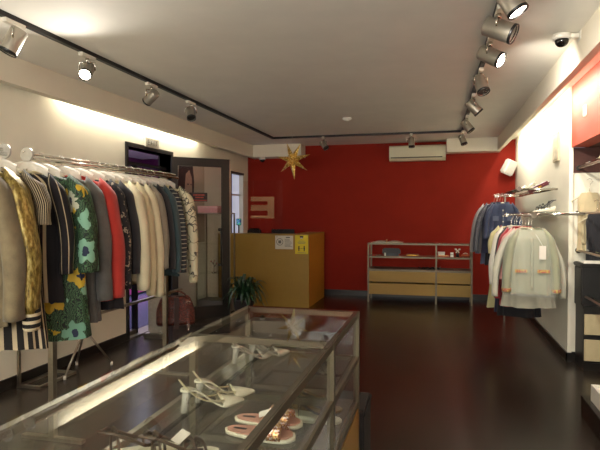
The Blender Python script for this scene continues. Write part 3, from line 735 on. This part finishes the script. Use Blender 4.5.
def collar(t, mat, r=.07, h=.035, open_=.9, name='collar', th=.035):
    bm = B(); rings = []; n = 24
    for i in range(5):
        q = i/4; rings.append([((r+.02*math.sin(q*PI)+.012*q)*math.cos(a), (th+.022*q)*math.sin(a), -.03+h*math.sin(q*PI*.75)-.0*q) for a in [-PI/2+open_*.5+(2*PI-open_)*k/n for k in range(n+1)]])
    loft(bm, rings, cap=False, close=False); return obj(name, bm, mat, t, normals=False, solid=.004)
def front_strip(t, mat, L, th, x=0, w_=.02, z1=-.1, name='placket', off=.012):
    bm = B(); rings = []
    for i in range(12):
        z = z1-(L+z1*-1*-1-.0)*i/11 if False else z1+(-(L-.02)-z1)*i/11
        yy = -(th*(1+.2*max(0, (-z-.112))/max(.1, L))+off)
        rings.append([(x-w_/2, yy+.004, z), (x-w_/2, yy, z), (x+w_/2, yy, z), (x+w_/2, yy+.004, z)])
    loft(bm, rings); return obj(name, bm, mat, t)
def buttons(t, mat, zs, y, x=0, r=.01):
    for z in zs:
        bm = B(); cyl(bm, (x, y, z), (x, y-.006, z), r, 12); obj('button', bm, mat, t)
def lapels(t, mat, th, z1=-.42):
    for s_ in (-1, 1):
        bm = B(); P = [(s_*.075, -.03, -.005), (s_*.10, -(th+.012), -.13), (s_*.075, -(th+.02), -.2), (s_*.008, -(th+.02), z1), (s_*.012, -(th+.014), -.25), (s_*.045, -.04, -.02)]
        c = Vector((0, 0, 0))
        bm.faces.new([bm.verts.new(p) for p in P]); obj('lapel', bm, mat, t, normals=False, solid=.006)
def garment(name, label, cat, x, y, zr, mat, L=.68, hw=.2, th=.05, sl=.56, rz=0, smat=None, folds=.014, flare=.0, seed=0, coll=None, sleeves=True, out=.05, fwd=-.03, r0=.072, r1=.052, waist=0, hang=True, cover=True, kf=7, hlabel=None):
    if x == RX:
        hw += .05; out += .02; rz = .5+.05*math.sin(seed*2.3); r0 += .02; r1 += .012; y -= .07
    t = thing(name, label, cat, (x, y, zr-GZ), rz)
    bm = B(); gbody(bm, L, hw, th, flare, folds, seed, kf, waist=waist); obj('garment_body', bm, mat, t, normals=False)
    if sleeves:
        for s_ in (-1, 1):
            bm = B(); sleeve(bm, s_, sl, hw, r0, r1, out, fwd, seed); obj('sleeve', bm, smat or mat, t, normals=False)
    if coll: collar(t, coll)
    if hang: hanger(hlabel or ('chrome-hooked hanger holding the '+label), x, y, zr, cover, rz=rz)
    t['_hw'] = hw; del t['_hw']
    return t

# --- fabrics
f_tweed = fabric('olive_brown_tweed', '#6e6248', .35, 420)
def gold_mat():
    s = NT('gold_jacquard'); n1 = s.noise(60, s.co(scale=(1, 1, .35)), detail=5); n2 = s.noise(7)
    s.base(s.ramp(n1.outputs[0], [(.35, srgb('#54441a')), (.5, srgb('#8a7636')), (.66, srgb('#bba968'))])); s.b.inputs['Metallic'].default_value = .45; s.b.inputs['Roughness'].default_value = .38
    s.bump(n1.outputs[0], .7, .006); return s.m
f_gold = gold_mat()
f_vstripe = radial_stripes('black_cream_vertical_stripes', '#17130f', '#b5a585', 26, .62)
f_cuffstripe = stripes('black_cream_ribbing', '#14110d', '#cbbd9b', 24, .55, 2)
f_black = fabric('black_wool', '#17151a', .3)
f_trim = radial_stripes('black_coat_cream_piping', '#141116', '#b9ab8c', 6, .88)
def floral():
    s = NT('green_floral_print'); co = s.co(scale=(1, 1, 1))
    u = s.n('ShaderNodeUVMap', uv_map='UVMap'); mp = s.n('ShaderNodeMapping'); mp.inputs['Scale'].default_value = (6.3, 6.3, 5.8); s.l(s.co(), mp.inputs[0])
    nz = s.noise(3, mp.outputs[0], 2); addv = s.n('ShaderNodeMixRGB' if False else 'ShaderNodeVectorMath', operation='ADD'); s.l(mp.outputs[0], addv.inputs[0])
    sc = s.n('ShaderNodeVectorMath', operation='SCALE'); s.l(nz.outputs['Color'], sc.inputs[0]); sc.inputs['Scale'].default_value = .35; s.l(sc.outputs[0], addv.inputs[1])
    v = s.n('ShaderNodeTexVoronoi'); v.inputs['Scale'].default_value = 1.0; v.inputs['Randomness'].default_value = .75; s.l(addv.outputs[0], v.inputs['Vector'])
    # petals: radius varies with angle about the cell centre
    dv = s.n('ShaderNodeVectorMath', operation='SUBTRACT'); s.l(addv.outputs[0], dv.inputs[0]); s.l(v.outputs['Position'], dv.inputs[1])
    sx = s.n('ShaderNodeSeparateXYZ'); s.l(dv.outputs[0], sx.inputs[0])
    ang = s.math('ARCTAN2', sx.outputs[2], s.math('ADD', sx.outputs[1], sx.outputs[0])); pet = s.math('ABSOLUTE', s.math('SINE', s.math('MULTIPLY', ang, 2.5)))
    rad = s.math('ADD', .33, s.math('MULTIPLY', pet, .17))
    isf = s.math('LESS_THAN', v.outputs['Distance'], rad); ctr = s.math('LESS_THAN', v.outputs['Distance'], .17)
    sc2 = s.n('ShaderNodeSeparateColor'); s.l(v.outputs['Color'], sc2.inputs[0])
    petal = s.ramp(sc2.outputs[0], [(0, srgb('#7fae93')), (.3, srgb('#c6a52c')), (.5, srgb('#b7b7a0')), (.62, srgb('#6f9f86')), (.85, srgb('#c6a52c'))], 'CONSTANT')
    wv = s.n('ShaderNodeTexWave'); wv.inputs['Scale'].default_value = 3.2; wv.inputs['Distortion'].default_value = 18; wv.inputs['Detail'].default_value = 2; s.l(mp.outputs[0], wv.inputs['Vector'])
    leaf = s.ramp(wv.outputs[0], [(0, srgb('#0f1a14')), (.4, srgb('#2c5c34')), (.65, srgb('#3c6f42')), (.86, srgb('#8f9f7c')), (.9, srgb('#16241a'))], 'CONSTANT')
    c = s.mix(isf, leaf, petal); c = s.mix(ctr, c, srgb('#1a2440')); s.base(c); s.b.inputs['Roughness'].default_value = .7; return s.m
f_floral = floral()
f_grey = fabric('charcoal_grey_wool', '#55534f', .3, 350); f_redc = fabric('red_wool', '#a82a1e', .12)
def embroid(name, base, spot_, scale, thr, zs=(1, 1, 1)):
    s = NT(name); n1 = s.noise(scale, s.co(scale=zs), detail=3)
    s.base(s.ramp(n1.outputs[0], [(0, srgb(base)), (thr, srgb(spot_))], 'CONSTANT')); s.b.inputs['Roughness'].default_value = .8; return s.m
f_emb = embroid('black_cream_embroidery', '#15141a', '#a89a84', 34, .6)
f_cream = fabric('cream_wool', '#cfc6a4', .08); f_cream2 = fabric('ivory_cotton', '#c2b792', .08); f_taupe = fabric('taupe_wool', '#7f7564', .2)
f_print = embroid('black_white_print', '#1c1c20', '#b8b5aa', 48, .53, (1, 1, .5)); f_teal = fabric('dark_teal_cotton', '#2f4448', .15)
f_dkstripe = stripes('dark_ladder_trim', '#2b2f35', '#a9a593', 26, .8, 2)
def linedraw():
    s = NT('white_line_drawing_cotton'); nz = s.noise(5, detail=2); co = s.co(); ad = s.n('ShaderNodeVectorMath', operation='ADD'); s.l(co, ad.inputs[0])
    sc = s.n('ShaderNodeVectorMath', operation='SCALE'); s.l(nz.outputs['Color'], sc.inputs[0]); sc.inputs['Scale'].default_value = .35; s.l(sc.outputs[0], ad.inputs[1])
    v = s.n('ShaderNodeTexVoronoi', feature='DISTANCE_TO_EDGE'); v.inputs['Scale'].default_value = 9; s.l(ad.outputs[0], v.inputs['Vector'])
    s.base(s.ramp(v.outputs['Distance'], [(0, srgb('#4c4a42')), (.035, srgb('#c7bf9f'))], 'CONSTANT')); s.b.inputs['Roughness'].default_value = .8; return s.m
f_line = linedraw()
f_brown = fabric('brown_trim', '#4b3a2a', .15); f_white = fabric('white_cotton', '#d8d3c2', .05)
m_goldb = M('gold_button', '#b99646', .3, 1); m_whiteb = M('white_button', '#d8d2bf', .4)

# --- left edge rack
garment('tweed_coat', 'olive brown tweed coat at the left edge of the picture', 'coat', RX, 2.44, RZ, f_tweed, L=.9, sl=.82, hw=.21, r1=.075, r0=.085, out=.07, seed=1)
t = garment('bomber_jacket', 'gold brocade jacket with black and cream ribbed cuffs', 'jacket', RX, 2.58, RZ, f_gold, L=.86, sl=.80, hw=.21, out=.07, seed=2, coll=f_cuffstripe, r0=.085, r1=.062)
for s_ in (-1, 1): cuffs(t, s_, .80, .21, .056, .07, -.03, f_cuffstripe, .1)
front_strip(t, m_goldb, .84, .05, 0, .01)
t = garment('striped_dress', 'black and cream vertically striped dress beside the gold jacket', 'dress', RX, 2.72, RZ, f_vstripe, L=1.08, sl=.3, hw=.2, flare=.04, seed=3, coll=f_cuffstripe, sleeves=True)
# --- long rack
t = garment('piped_coat', 'black coat with cream piping left of the floral dress', 'coat', RX, 2.99, RZ, f_trim, L=.84, sl=.62, hw=.165, seed=4, coll=f_cream2); front_strip(t, f_cream2, .9, .05, .02, .012)
garment('floral_dress', 'green floral print dress with yellow and mint flowers', 'dress', RX, 3.11, RZ, f_floral, L=1.1, sl=.62, hw=.225, flare=.04, seed=5, folds=.01, th=.065, r0=.1, r1=.085)
t = garment('wool_jacket', 'charcoal grey wool jacket between the floral dress and the red coat', 'jacket', RX, 3.31, RZ, f_grey, L=1.03, sl=.84, hw=.21, seed=6, r0=.085, r1=.07, th=.06); lapels(t, f_grey, .06); buttons(t, m_black, (-.45, -.56, -.67), -.075)
t = garment('red_coat', 'bright red wool coat on the long rack', 'coat', RX, 3.46, RZ, f_redc, L=.9, sl=.84, hw=.215, seed=7, r0=.085, r1=.075, th=.055, folds=.008); collar(t, f_redc)
t = garment('embroidered_coat', 'black coat with cream embroidery right behind the red coat', 'coat', RX, 3.60, RZ, f_black, smat=f_emb, L=.99, sl=.8, hw=.205, seed=8); front_strip(t, f_emb, .95, .05, .06, .05)
t = garment('black_blazer', 'plain black blazer between the embroidered coat and the first cream jacket', 'blazer', RX, 3.73, RZ, f_black, L=.86, sl=.7, hw=.2, seed=9); lapels(t, f_black, .05)
t = garment('cream_jacket', 'cream jacket nearest the camera among the pale ones', 'jacket', RX, 3.85, RZ, f_cream, L=.8, sl=.84, hw=.21, seed=10, r0=.085, r1=.07, coll=f_cream); buttons(t, m_goldb, (-.2, -.32, -.44, -.56), -.068)
t = garment('cream_cardigan', 'cream cardigan edged with brown trim', 'cardigan', RX, 3.97, RZ, f_cream2, L=.84, sl=.9, hw=.205, seed=11); front_strip(t, f_brown, .83, .05, 0, .03)
garment('ivory_blouse', 'long ivory blouse right of the brown-trimmed cardigan', 'blouse', RX, 4.09, RZ, f_cream, L=.8, sl=.93, hw=.205, seed=12, folds=.02, coll=f_cream)
t = garment('taupe_blazer', 'taupe grey blazer in the middle of the far garments', 'blazer', RX, 4.20, RZ, f_taupe, L=.78, sl=.7, hw=.2, seed=13); lapels(t, f_taupe, .05)
t = garment('printed_shirt', 'black shirt with a white print near the far rack post', 'shirt', RX, 4.31, RZ, f_print, smat=f_black, L=.76, sl=.72, hw=.2, seed=14, coll=f_black); buttons(t, m_whiteb, (-.15, -.27, -.39, -.51), -.066)
t = garment('teal_jacket', 'dark teal denim jacket left of the ladder-trimmed one', 'jacket', RX, 4.42, RZ, f_teal, L=.8, sl=.76, hw=.205, seed=15, coll=f_teal); buttons(t, m_whiteb, (-.15, -.25, -.35, -.45, -.55), -.068)
t = garment('trimmed_jacket', 'dark jacket with pale ladder stripes on the sleeve', 'jacket', RX, 4.54, RZ, f_teal, smat=f_dkstripe, L=.84, sl=.78, hw=.2, seed=16)
t = garment('sketch_jacket', 'white jacket with black line drawings, last on the rack', 'jacket', RX, 4.72, RZ, f_line, L=.7, sl=.84, hw=.22, seed=17, r0=.11, r1=.06, coll=f_cream2)
for s_ in (-1, 1): cuffs(t, s_, .84, .22, .054, .05, -.03, f_cream2, .05)

# handbag hanging from the low rail
t = thing('leather_handbag', 'reddish brown crocodile leather handbag hanging from the low rail', 'bag', (-2.55, 4.93, .63), .55)
t.scale = (1.15, 1.1, .82)
s = NT('brown_crocodile_leather'); v = s.n('ShaderNodeTexVoronoi', feature='DISTANCE_TO_EDGE'); v.inputs['Scale'].default_value = 34; s.l(s.co(scale=(1, 1, 1.6)), v.inputs['Vector'])
s.base(s.ramp(v.outputs['Distance'], [(0, srgb('#241009')), (.12, srgb('#5c2417')), (.5, srgb('#7a3322'))])); s.b.inputs['Roughness'].default_value = .35; s.bump(v.outputs['Distance'], .8, .01); m_croc = s.m
bm = B(); rings = []
for i in range(13):
    u = i/12; z = .12-.36*u; wd = .165*(.72+.28*math.sin(min(1, u*1.6)*PI/2)); tt = .05+.035*u
    if i in (0, 12): wd *= .92; tt *= .4
    rings.append([(wd*math.copysign(abs(math.cos(a))**.5, math.cos(a)), tt*math.copysign(abs(math.sin(a))**.7, math.sin(a)), z) for a in [2*PI*k/40 for k in range(40)]])
loft(bm, rings); obj('bag_body', bm, m_croc, t)
for y in (-.035, .035):
    bm = B(); tube(bm, [(-.09, y, .06), (-.085, y*1.1, .13), (-.05, y*.4, .165), (0, 0, .1755), (.05, y*.4, .165), (.085, y*1.1, .13), (.09, y, .06)], .008, 8); obj('handle', bm, m_croc, t)
for x in (-.1, .1):
    bm = B(); ring(bm, x, .05, .016, .003, 16, -.075); obj('ring', bm, m_chrome, t)
    bm = B(); box(bm, x-.012, x+.012, -.105, -.098, -.29, -.03); obj('strap', bm, m_croc, t)
    bm = B(); ring(bm, x, -.22, .014, .003, 16, -.108); cyl(bm, (x, -.108, -.235), (x, -.108, -.33), .004); obj('clasp', bm, m_chrome, t)
bm = B(); box(bm, -.02, .02, -.11, -.09, -.26, .12); obj('centre_strap', bm, M('dark_strap_leather', '#2e120b', .4), t)
# security antenna
t = thing('security_antenna', 'pale grey anti-theft pedestal standing in the entrance', 'security gate', (-3.42, 6.08, 0))
bm = B(); box(bm, -.1, .1, -.025, .025, .06, 1.5, bev=.02); obj('panel', bm, M('pale_grey_plastic', '#9b958a', .4), t); bx('base', m_steel, t, -.14, .14, -.06, .06, 0, .06, bev=.008)

# ================================================================== BEHIND THE GLASS DOOR
t = thing('glass_cabinet', 'glass display cabinet behind the open door', 'cabinet', (-3.66, 7.75, 0))
cw, cd = .5, .4
for x in (0.0, cw-.02):
    for y in (0, cd-.02): bx('post', m_steel, t, x, x+.02, y, y+.02, 0, 1.55)
for z in (.25, .62, 1.08): bx('shelf', m_shelf_glass, t, .02, cw-.02, .02, cd-.02, z, z+.008)
bx('base', m_grey, t, .02, cw-.02, .02, cd-.02, .0, .2); bx('top', m_steel, t, 0, cw, 0, cd, 1.55, 1.57); bx('glass_pane', m_glass, t, .02, cw-.02, .006, .01, .2, 1.55)
t = thing('shoe_box', 'pink box lying on top of the glass cabinet', 'box', (-3.45, 7.9, 1.57)); bx('box_base', M('pink_card', '#c98a86', .6), t, -.2, .13, -.09, .09, 0, .07, bev=.003); bx('box_lid', M('pink_lid', '#d29a94', .6), t, -.205, .135, -.095, .095, .07, .105, bev=.003)
t = thing('jewellery_tree', 'small branching ornament inside the glass cabinet', 'ornament', (-3.42, 7.9, .628))
bm = B(); cyl(bm, (0, 0, 0), (0, 0, .16), .005, 8); cyl(bm, (0, 0, 0), (0, 0, .01), .04, 16)
for k in range(6):
    a = k*1.05; tube(bm, [(0, 0, .08+.012*k), (.05*math.cos(a), .05*math.sin(a), .14+.012*k)], .003, 6)
obj('branches', bm, m_chrome, t)
bm = B()
for k in range(6):
    a = k*1.05; ball(bm, (.05*math.cos(a), .05*math.sin(a), .135+.012*k), .009, 8)
obj('beads', bm, M('pink_beads', '#c9787a', .3), t)
t = thing('wall_poster', 'tall poster of a dark-haired woman behind the open door', 'poster', (XL, 7.55, 1.1))
bx('poster_board', M('poster_paper', '#b9ab93', .6, var=.03), t, 0.001, .012, -.45, .55, 0, 1.28)
def blob(name, pts, mat, x0, x1):
    bm = B(); loft(bm, [[(x, y, z) for y, z in pts] for x in (x0, x1)]); return obj(name, bm, mat, t)
blob('hair_shape', [(-.33, 1.23), (-.22, 1.26), (-.02, 1.26), (.12, 1.2), (.17, .95), (.15, .72), (.10, .68), (.09, 1.0), (-.0, 1.12), (-.12, 1.05), (-.16, .8), (-.16, .5), (-.2, .25), (-.3, .1), (-.38, .4), (-.37, .9)], M('poster_hair', '#2a1d1e', .6), .012, .014)
blob('face_shape', [(-.13, 1.05), (0, 1.12), (.09, 1.0), (.10, .78), (.05, .64), (-.02, .6), (-.1, .68), (-.15, .85)], M('poster_skin', '#b59a86', .6), .012, .0135)
blob('eye_shape', [(-.08, .9), (-.04, .915), (-.01, .9), (-.04, .888)], m_black, .0135, .0145); blob('eye_shape', [(.03, .9), (.06, .912), (.085, .9), (.06, .888)], m_black, .0135, .0145); blob('mouth_shape', [(-.01, .725), (.03, .74), (.07, .725), (.03, .708)], M('poster_lips', '#8a3a3a', .5), .0135, .0145)
blob('dress_shape', [(-.3, .1), (-.2, .25), (-.1, .5), (.05, .52), (.2, .3), (.25, 0.01), (-.3, .01)], M('poster_dress', '#5c5468', .6), .012, .0132)

# ================================================================== RIGHT WALL RACKS
def wall_rack(label, y0, y1, xr, zshelf, hangz, post_y):
    t = thing('shelf_rack', label, 'shelf rack', (XR, y0, 0)); fx = xr-XR
    for (x, z) in ((fx, zshelf-.01), (-.05, zshelf-.01)):
        bm = B(); cyl(bm, (x, 0, z), (x, y1-y0, z), .014, 14); obj('shelf_rail', bm, m_chrome, t)
    for y in (.0, y1-y0):
        bm = B(); cyl(bm, (0, y, zshelf-.01), (fx, y, zshelf-.01), .012, 12); obj('bracket', bm, m_chrome, t)
    bx('glass_shelf', m_shelf_glass, t, fx+.01, -.02, .02, y1-y0-.02, zshelf+.004, zshelf+.012)
    bm = B(); cyl(bm, (fx-.05, -.0, hangz), (fx-.05, y1-y0, hangz), .012, 14); obj('hanging_rail', bm, m_chrome, t)
    for y in (0.0, y1-y0):
        bm = B(); cyl(bm, (fx-.05, y, hangz), (fx, y, zshelf-.01), .01, 10); obj('rail_hook', bm, m_chrome, t)
    for s_, y in ((-1, 0), (1, y1-y0)):
        bm = B(); cyl(bm, (fx-.05, y, hangz), (fx-.05, y+s_*.012, hangz), .026, 20); obj('end_disc', bm, m_chrome, t)
    if post_y:
        bm = B(); box(bm, fx-.012, fx+.012, post_y-y0-.012, post_y-y0+.012, 0, zshelf-.02); obj('post', bm, m_chrome, t)
wall_rack('upper wall rack with glass shelf on the far part of the white wall', 6.7, 9.3, .96, 1.845, 1.84, 8.5)
wall_rack('lower wall rack with glass shelf carrying the pale green jacket', 5.5, 7.6, .93, 1.56, 1.535, None)
f_sage = fabric('sage_green_tweed', '#8d8e74', .1); f_trimg = embroid('embroidered_trim', '#b59a54', '#a0564a', 60, .5)
f_navy = fabric('navy_cotton', '#23253c', .15); f_denim = fabric('blue_denim', '#394059', .2); f_ltd = fabric('washed_denim', '#5a6176', .2)
f_pinkred = fabric('crimson_knit', '#9c2028', .12); f_pink = fabric('pale_pink_cotton', '#c98f86', .1); f_lemon = fabric('pale_lemon_cotton', '#c9c08c', .08); f_dred = fabric('dark_red_cotton', '#7a1a20', .12)
HZ2 = 1.535; HX2 = .88
t = garment('tweed_jacket', 'pale green cropped jacket with embroidered pockets, front of the right racks', 'jacket', HX2, 5.66, HZ2, f_sage, L=.64, sl=.6, hw=.2, th=.07, seed=21, out=.07, fwd=-.02, r0=.085, r1=.065, folds=.008, cover=False, coll=None)
collar(t, f_sage, .07, .03); front_strip(t, f_sage, .62, .07, 0, .03)
for s_ in (-1, 1):
    bx('pocket_trim', f_trimg, t, s_*.1-.055, s_*.1+.055, -.096, -.086, -.43, -.40)
    cuffs(t, s_, .56, .2, .068, .07, -.02, f_trimg, .03, name='embroidered_cuff')
bm = B(); box(bm, -.03, .03, -.1, -.097, -.3, -.17); o = obj('price_tag', bm, m_paper, t, loc=(.09, 0, 0)); bm = B(); cyl(bm, (.09, -.098, -.17), (.03, -.08, -.06), .0015, 6); obj('tag_string', bm, m_white, t)
bx('neck_label', m_paper, t, -.03, .03, -.03, -.026, -.05, -.02)
bm = B(); gbody(bm, .66, .215, .088, .03, .012, 33, 5); o = obj('plastic_cover', bm, veil('clear_plastic_sleeve', '#dfe0d6', .16, .12), t, normals=False)
garment('white_dress', 'white dress hanging directly behind the pale green jacket', 'dress', HX2, 5.82, HZ2, fabric('soft_white_cotton', '#b5b19e', .05), L=.8, sl=.66, hw=.21, th=.05, seed=22, out=.15, flare=.05, folds=.02, cover=False)
garment('pink_blouse', 'pale pink blouse behind the white dress', 'blouse', HX2-.01, 5.95, HZ2, f_pink, L=.62, sl=.5, hw=.21, seed=23, out=.08, cover=False)
garment('red_cardigan', 'crimson red cardigan on the lower right rack', 'cardigan', HX2-.02, 6.1, HZ2, f_pinkred, L=.84, sl=.72, hw=.22, seed=24, out=.07, cover=False, coll=f_pinkred)
garment('black_dress', 'long black dress behind the crimson cardigan', 'dress', HX2-.02, 6.28, HZ2, f_black, L=.98, sl=.7, hw=.22, seed=25, out=.06, cover=False)
garment('striped_shirt', 'white shirt peeping out left of the black dress', 'shirt', HX2-.03, 6.46, HZ2, f_white, L=.7, sl=.62, hw=.23, seed=26, out=.07, cover=False, coll=f_white)
garment('navy_jacket', 'dark navy jacket on the lower rack behind the white shirt', 'jacket', HX2-.03, 6.62, HZ2, f_navy, L=1.0, sl=.6, hw=.21, seed=27, out=.05, cover=False)
garment('lemon_dress', 'pale lemon dress with a long hem on the lower rack', 'dress', HX2-.04, 6.84, HZ2, f_lemon, L=.98, sl=.3, hw=.22, seed=28, flare=.05, cover=False)
garment('dark_red_blouse', 'dark red blouse farthest back on the lower rack', 'blouse', HX2, 7.1, HZ2, f_dred, L=.9, sl=.5, hw=.2, seed=29, cover=False)
HZ3, HX3 = 1.84, .91
t = garment('denim_jacket', 'short blue denim jacket facing the shop on the upper rack', 'jacket', HX3, 8.35, HZ3, f_denim, L=.5, sl=.5, hw=.21, seed=31, th=.06, out=.07, cover=False, coll=f_denim); buttons(t, m_whiteb, (-.12, -.2, -.28, -.36), -.08); front_strip(t, f_ltd, .48, .06, 0, .025)
for s_ in (-1, 1): bx('chest_pocket', f_ltd, t, s_*.1-.04, s_*.1+.04, -.085, -.072, -.27, -.2)
f_track = radial_stripes('navy_with_white_side_stripes', '#1d1f33', '#b9b7b4', 20, .78)
garment('track_jacket', 'navy track jacket with white striped sleeves left of the denim jacket', 'jacket', HX3-.05, 8.55, HZ3, f_navy, smat=f_track, L=.75, sl=.7, hw=.23, seed=32, out=.12, cover=False, coll=f_navy)
garment('knit_sweater', 'black knit top behind the denim jacket on the upper rack', 'top', HX3, 8.72, HZ3, f_black, L=.95, sl=.5, hw=.21, seed=33, cover=False)
garment('denim_dress', 'washed blue denim dress on the upper rack behind the black top', 'dress', HX3-.03, 8.9, HZ3, f_ltd, L=.95, sl=.75, hw=.23, seed=34, out=.1, cover=False)
garment('grey_shirt', 'pale grey shirt farthest left on the upper rack', 'shirt', HX3-.05, 9.08, HZ3, fabric('pale_grey_cotton', '#9c9796', .06), L=.8, sl=.74, hw=.24, seed=35, out=.13, cover=False)
# shoes on the wall shelves
sandal('black strappy heeled sandal on the lower glass shelf', (1.1, 6.25, 1.573), .15+PI, m_black, .05, 'platform_sandal', ((.55, .06), (.68, .05), (.8, .035), (.3, .08)), mats=m_cream)
pump('white pump on the upper glass shelf', (1.08, 7.3, 1.858), PI+.3, m_cream, m_cream, m_cream, False)
t = thing('maroon_clutch', 'maroon clutch bag tilted on the upper glass shelf', 'bag', (1.2, 7.15, 1.858)); t.rotation_euler = (0, -.45, .2)
bx('clutch_body', M('maroon_leather', '#571a26', .5), t, -.14, .14, -.05, .05, .0, .05, bev=.02); bx('clutch_clasp', m_gold, t, -.02, .02, -.055, -.05, .02, .035)
# picture on the white wall
t = thing('framed_picture', 'narrow framed picture on the white wall above the shelves', 'picture', (XR, 6.75, 2.15)); bx('picture_frame', M('beige_frame', '#b9a98c', .5), t, -.02, 0, -.14, .14, 0, .33, bev=.003); bx('picture_print', M('pale_print', '#cfc4a8', .6, var=.3, vscale=12), t, -.022, -.02, -.11, .11, .03, .3)

# ================================================================== RIGHT ALCOVE
t = thing('alcove_shelving', 'steel shelf rails running out from the alcove wall on the right edge', 'shelf', (1.42, 4.2, 0))
for z in (2.03, 1.56, 1.17, .73):
    bm = B(); cyl(bm, (0, 0, z), (0, 1.98, z), .012, 16); r_ = obj('rail', bm, M('rosy_steel', '#a08272', .3, .9), t)
    bm = B(); cyl(bm, (0, 1.96, z), (0, 1.995, z), .027, 20); obj('rail_disc', bm, m_darkframe, r_)
for z in (2.05, .75, 1.19): bx('shelf_glass', m_shelf_glass, t, .0, .38, .1, 1.95, z, z+.01)
t = thing('drawer_cabinet', 'low beige drawer cabinet with dark gaps in the alcove', 'cabinet', (1.40, 5.84, 0))
m_beige = M('beige_laminate', '#b3a37f', .5, var=.04)
bx('plinth', m_base, t, 0, 1.2, .0, .33, 0, .08); bx('carcass', m_black, t, 0, 1.2, .01, .33, .08, .62)
for z0, z1 in ((.1, .31), (.36, .56)): bx('drawer_front', m_beige, t, 0.005, 1.195, -.01, .012, z0, z1, bev=.003)
bx('cabinet_top', m_black, t, -.01, 1.21, -.02, .34, .62, .64)
t = thing('storage_box', 'large black box on top of the beige drawer cabinet', 'box', (1.60, 6.0, .64)); bx('box_body', m_black, t, -.22, .3, -.14, .15, 0, .38, bev=.01); bx('box_lid', M('black_lid', '#1d1b1a', .3), t, -.23, .31, -.15, .16, .38, .42, bev=.008)
t = thing('white_tray', 'white tray on top of the large black box', 'tray', (1.60, 6.0, 1.06)); bx('tray_base', m_white, t, -.2, .28, -.13, .14, 0, .012, bev=.003); bx('tray_rim', m_white, t, -.2, .28, -.135, -.125, 0, .03)
garment('beige_coat', 'narrow beige coat hanging beside the black coat in the alcove', 'coat', 1.51, 6.13, 1.9, fabric('beige_wool', '#b8a884', .1), L=.62, sl=.5, hw=.11, th=.04, seed=42, cover=False, out=.0, r0=.04, r1=.035)
t = garment('black_coat', 'black coat hanging inside the alcove against the white wall', 'coat', 1.56, 6.05, 1.68, f_black, L=.62, sl=.5, hw=.1, th=.05, seed=41, cover=False, out=.02, r0=.05, r1=.04, hlabel='hanger of the black coat inside the alcove')
t = thing('garment_frame', 'thin steel frame rack inside the alcove beside the black coat', 'stand', (1.98, 5.95, .0))
bm = B()
for z in (1.48, 1.62): cyl(bm, (-.3, 0, z), (.35, 0, z), .01, 10)
obj('crossbar', bm, m_steel, t)
for x in (-.42, .35):
    bm = B(); cyl(bm, (x, -.17, 0), (x, -.17, 1.75), .011, 10); obj('post', bm, m_steel, t)
bm = B(); cyl(bm, (-.42, -.17, 1.75), (.35, -.17, 1.75), .01, 10); obj('hanging_rail', bm, m_steel, t)
t = thing('bucket_hat', 'pale hat with a purple band on the top alcove shelf', 'hat', (1.52, 5.5, 2.06))
bm = B(); tube(bm, [(0, 0, .002), (0, 0, .015), (0, 0, .05), (0, 0, .11), (0, 0, .125), (0, 0, .128)], [.11, .085, .075, .068, .05, .003], 28); obj('hat_crown', bm, m_cream, t)
bm = B(); tube(bm, [(0, 0, .05), (0, 0, .085)], [.078, .075], 28); obj('hat_band', bm, M('purple_band', '#5a4566', .5), t)
t = thing('display_plinth', 'low black platform on the floor at the right edge', 'platform', (1.08, 4.56, 0))
bx('plinth_body', M('black_laminate', '#16110d', .25), t, 0, 1.2, -2.8, 0, 0, .13); bx('plinth_top', M('black_laminate', '#16110d', .25), t, -.005, 1.205, -2.805, .005, .13, .15, bev=.004)
t = thing('white_planter', 'white rectangular tray box standing on the black platform', 'box', (1.12, 4.45, .15))
bx('box_wall', m_white, t, 0, .012, -.9, 0, 0, .12); bx('box_wall', m_white, t, .5, .512, -.9, 0, 0, .12); bx('box_wall', m_white, t, .012, .5, -.012, 0, 0, .12); bx('box_wall', m_white, t, .012, .5, -.9, -.888, 0, .12); bx('box_floor', m_white, t, .012, .5, -.888, -.012, 0, .1)
t = thing('flat_shoe', 'black shoe lying in the white box at the right edge', 'shoe', (1.3, 4.2, .25)); bm = B(); ball(bm, (0, 0, .02), .07, 20, (1.6, .6, .35)); obj('upper', bm, m_black, t); bm = B(); box(bm, -.11, .11, -.04, .04, 0, .008); obj('sole', bm, m_black, t)
t = thing('pink_sign_panel', 'low pink lit panel standing in the corridor outside the door', 'sign', (-5.6, 9.1, .0)); bx('panel', m_pink, t, 0, .03, -.9, .9, 0.04, .24); bx('panel_frame', m_darkframe, t, -.03, .0, -.93, .93, 0, .27)
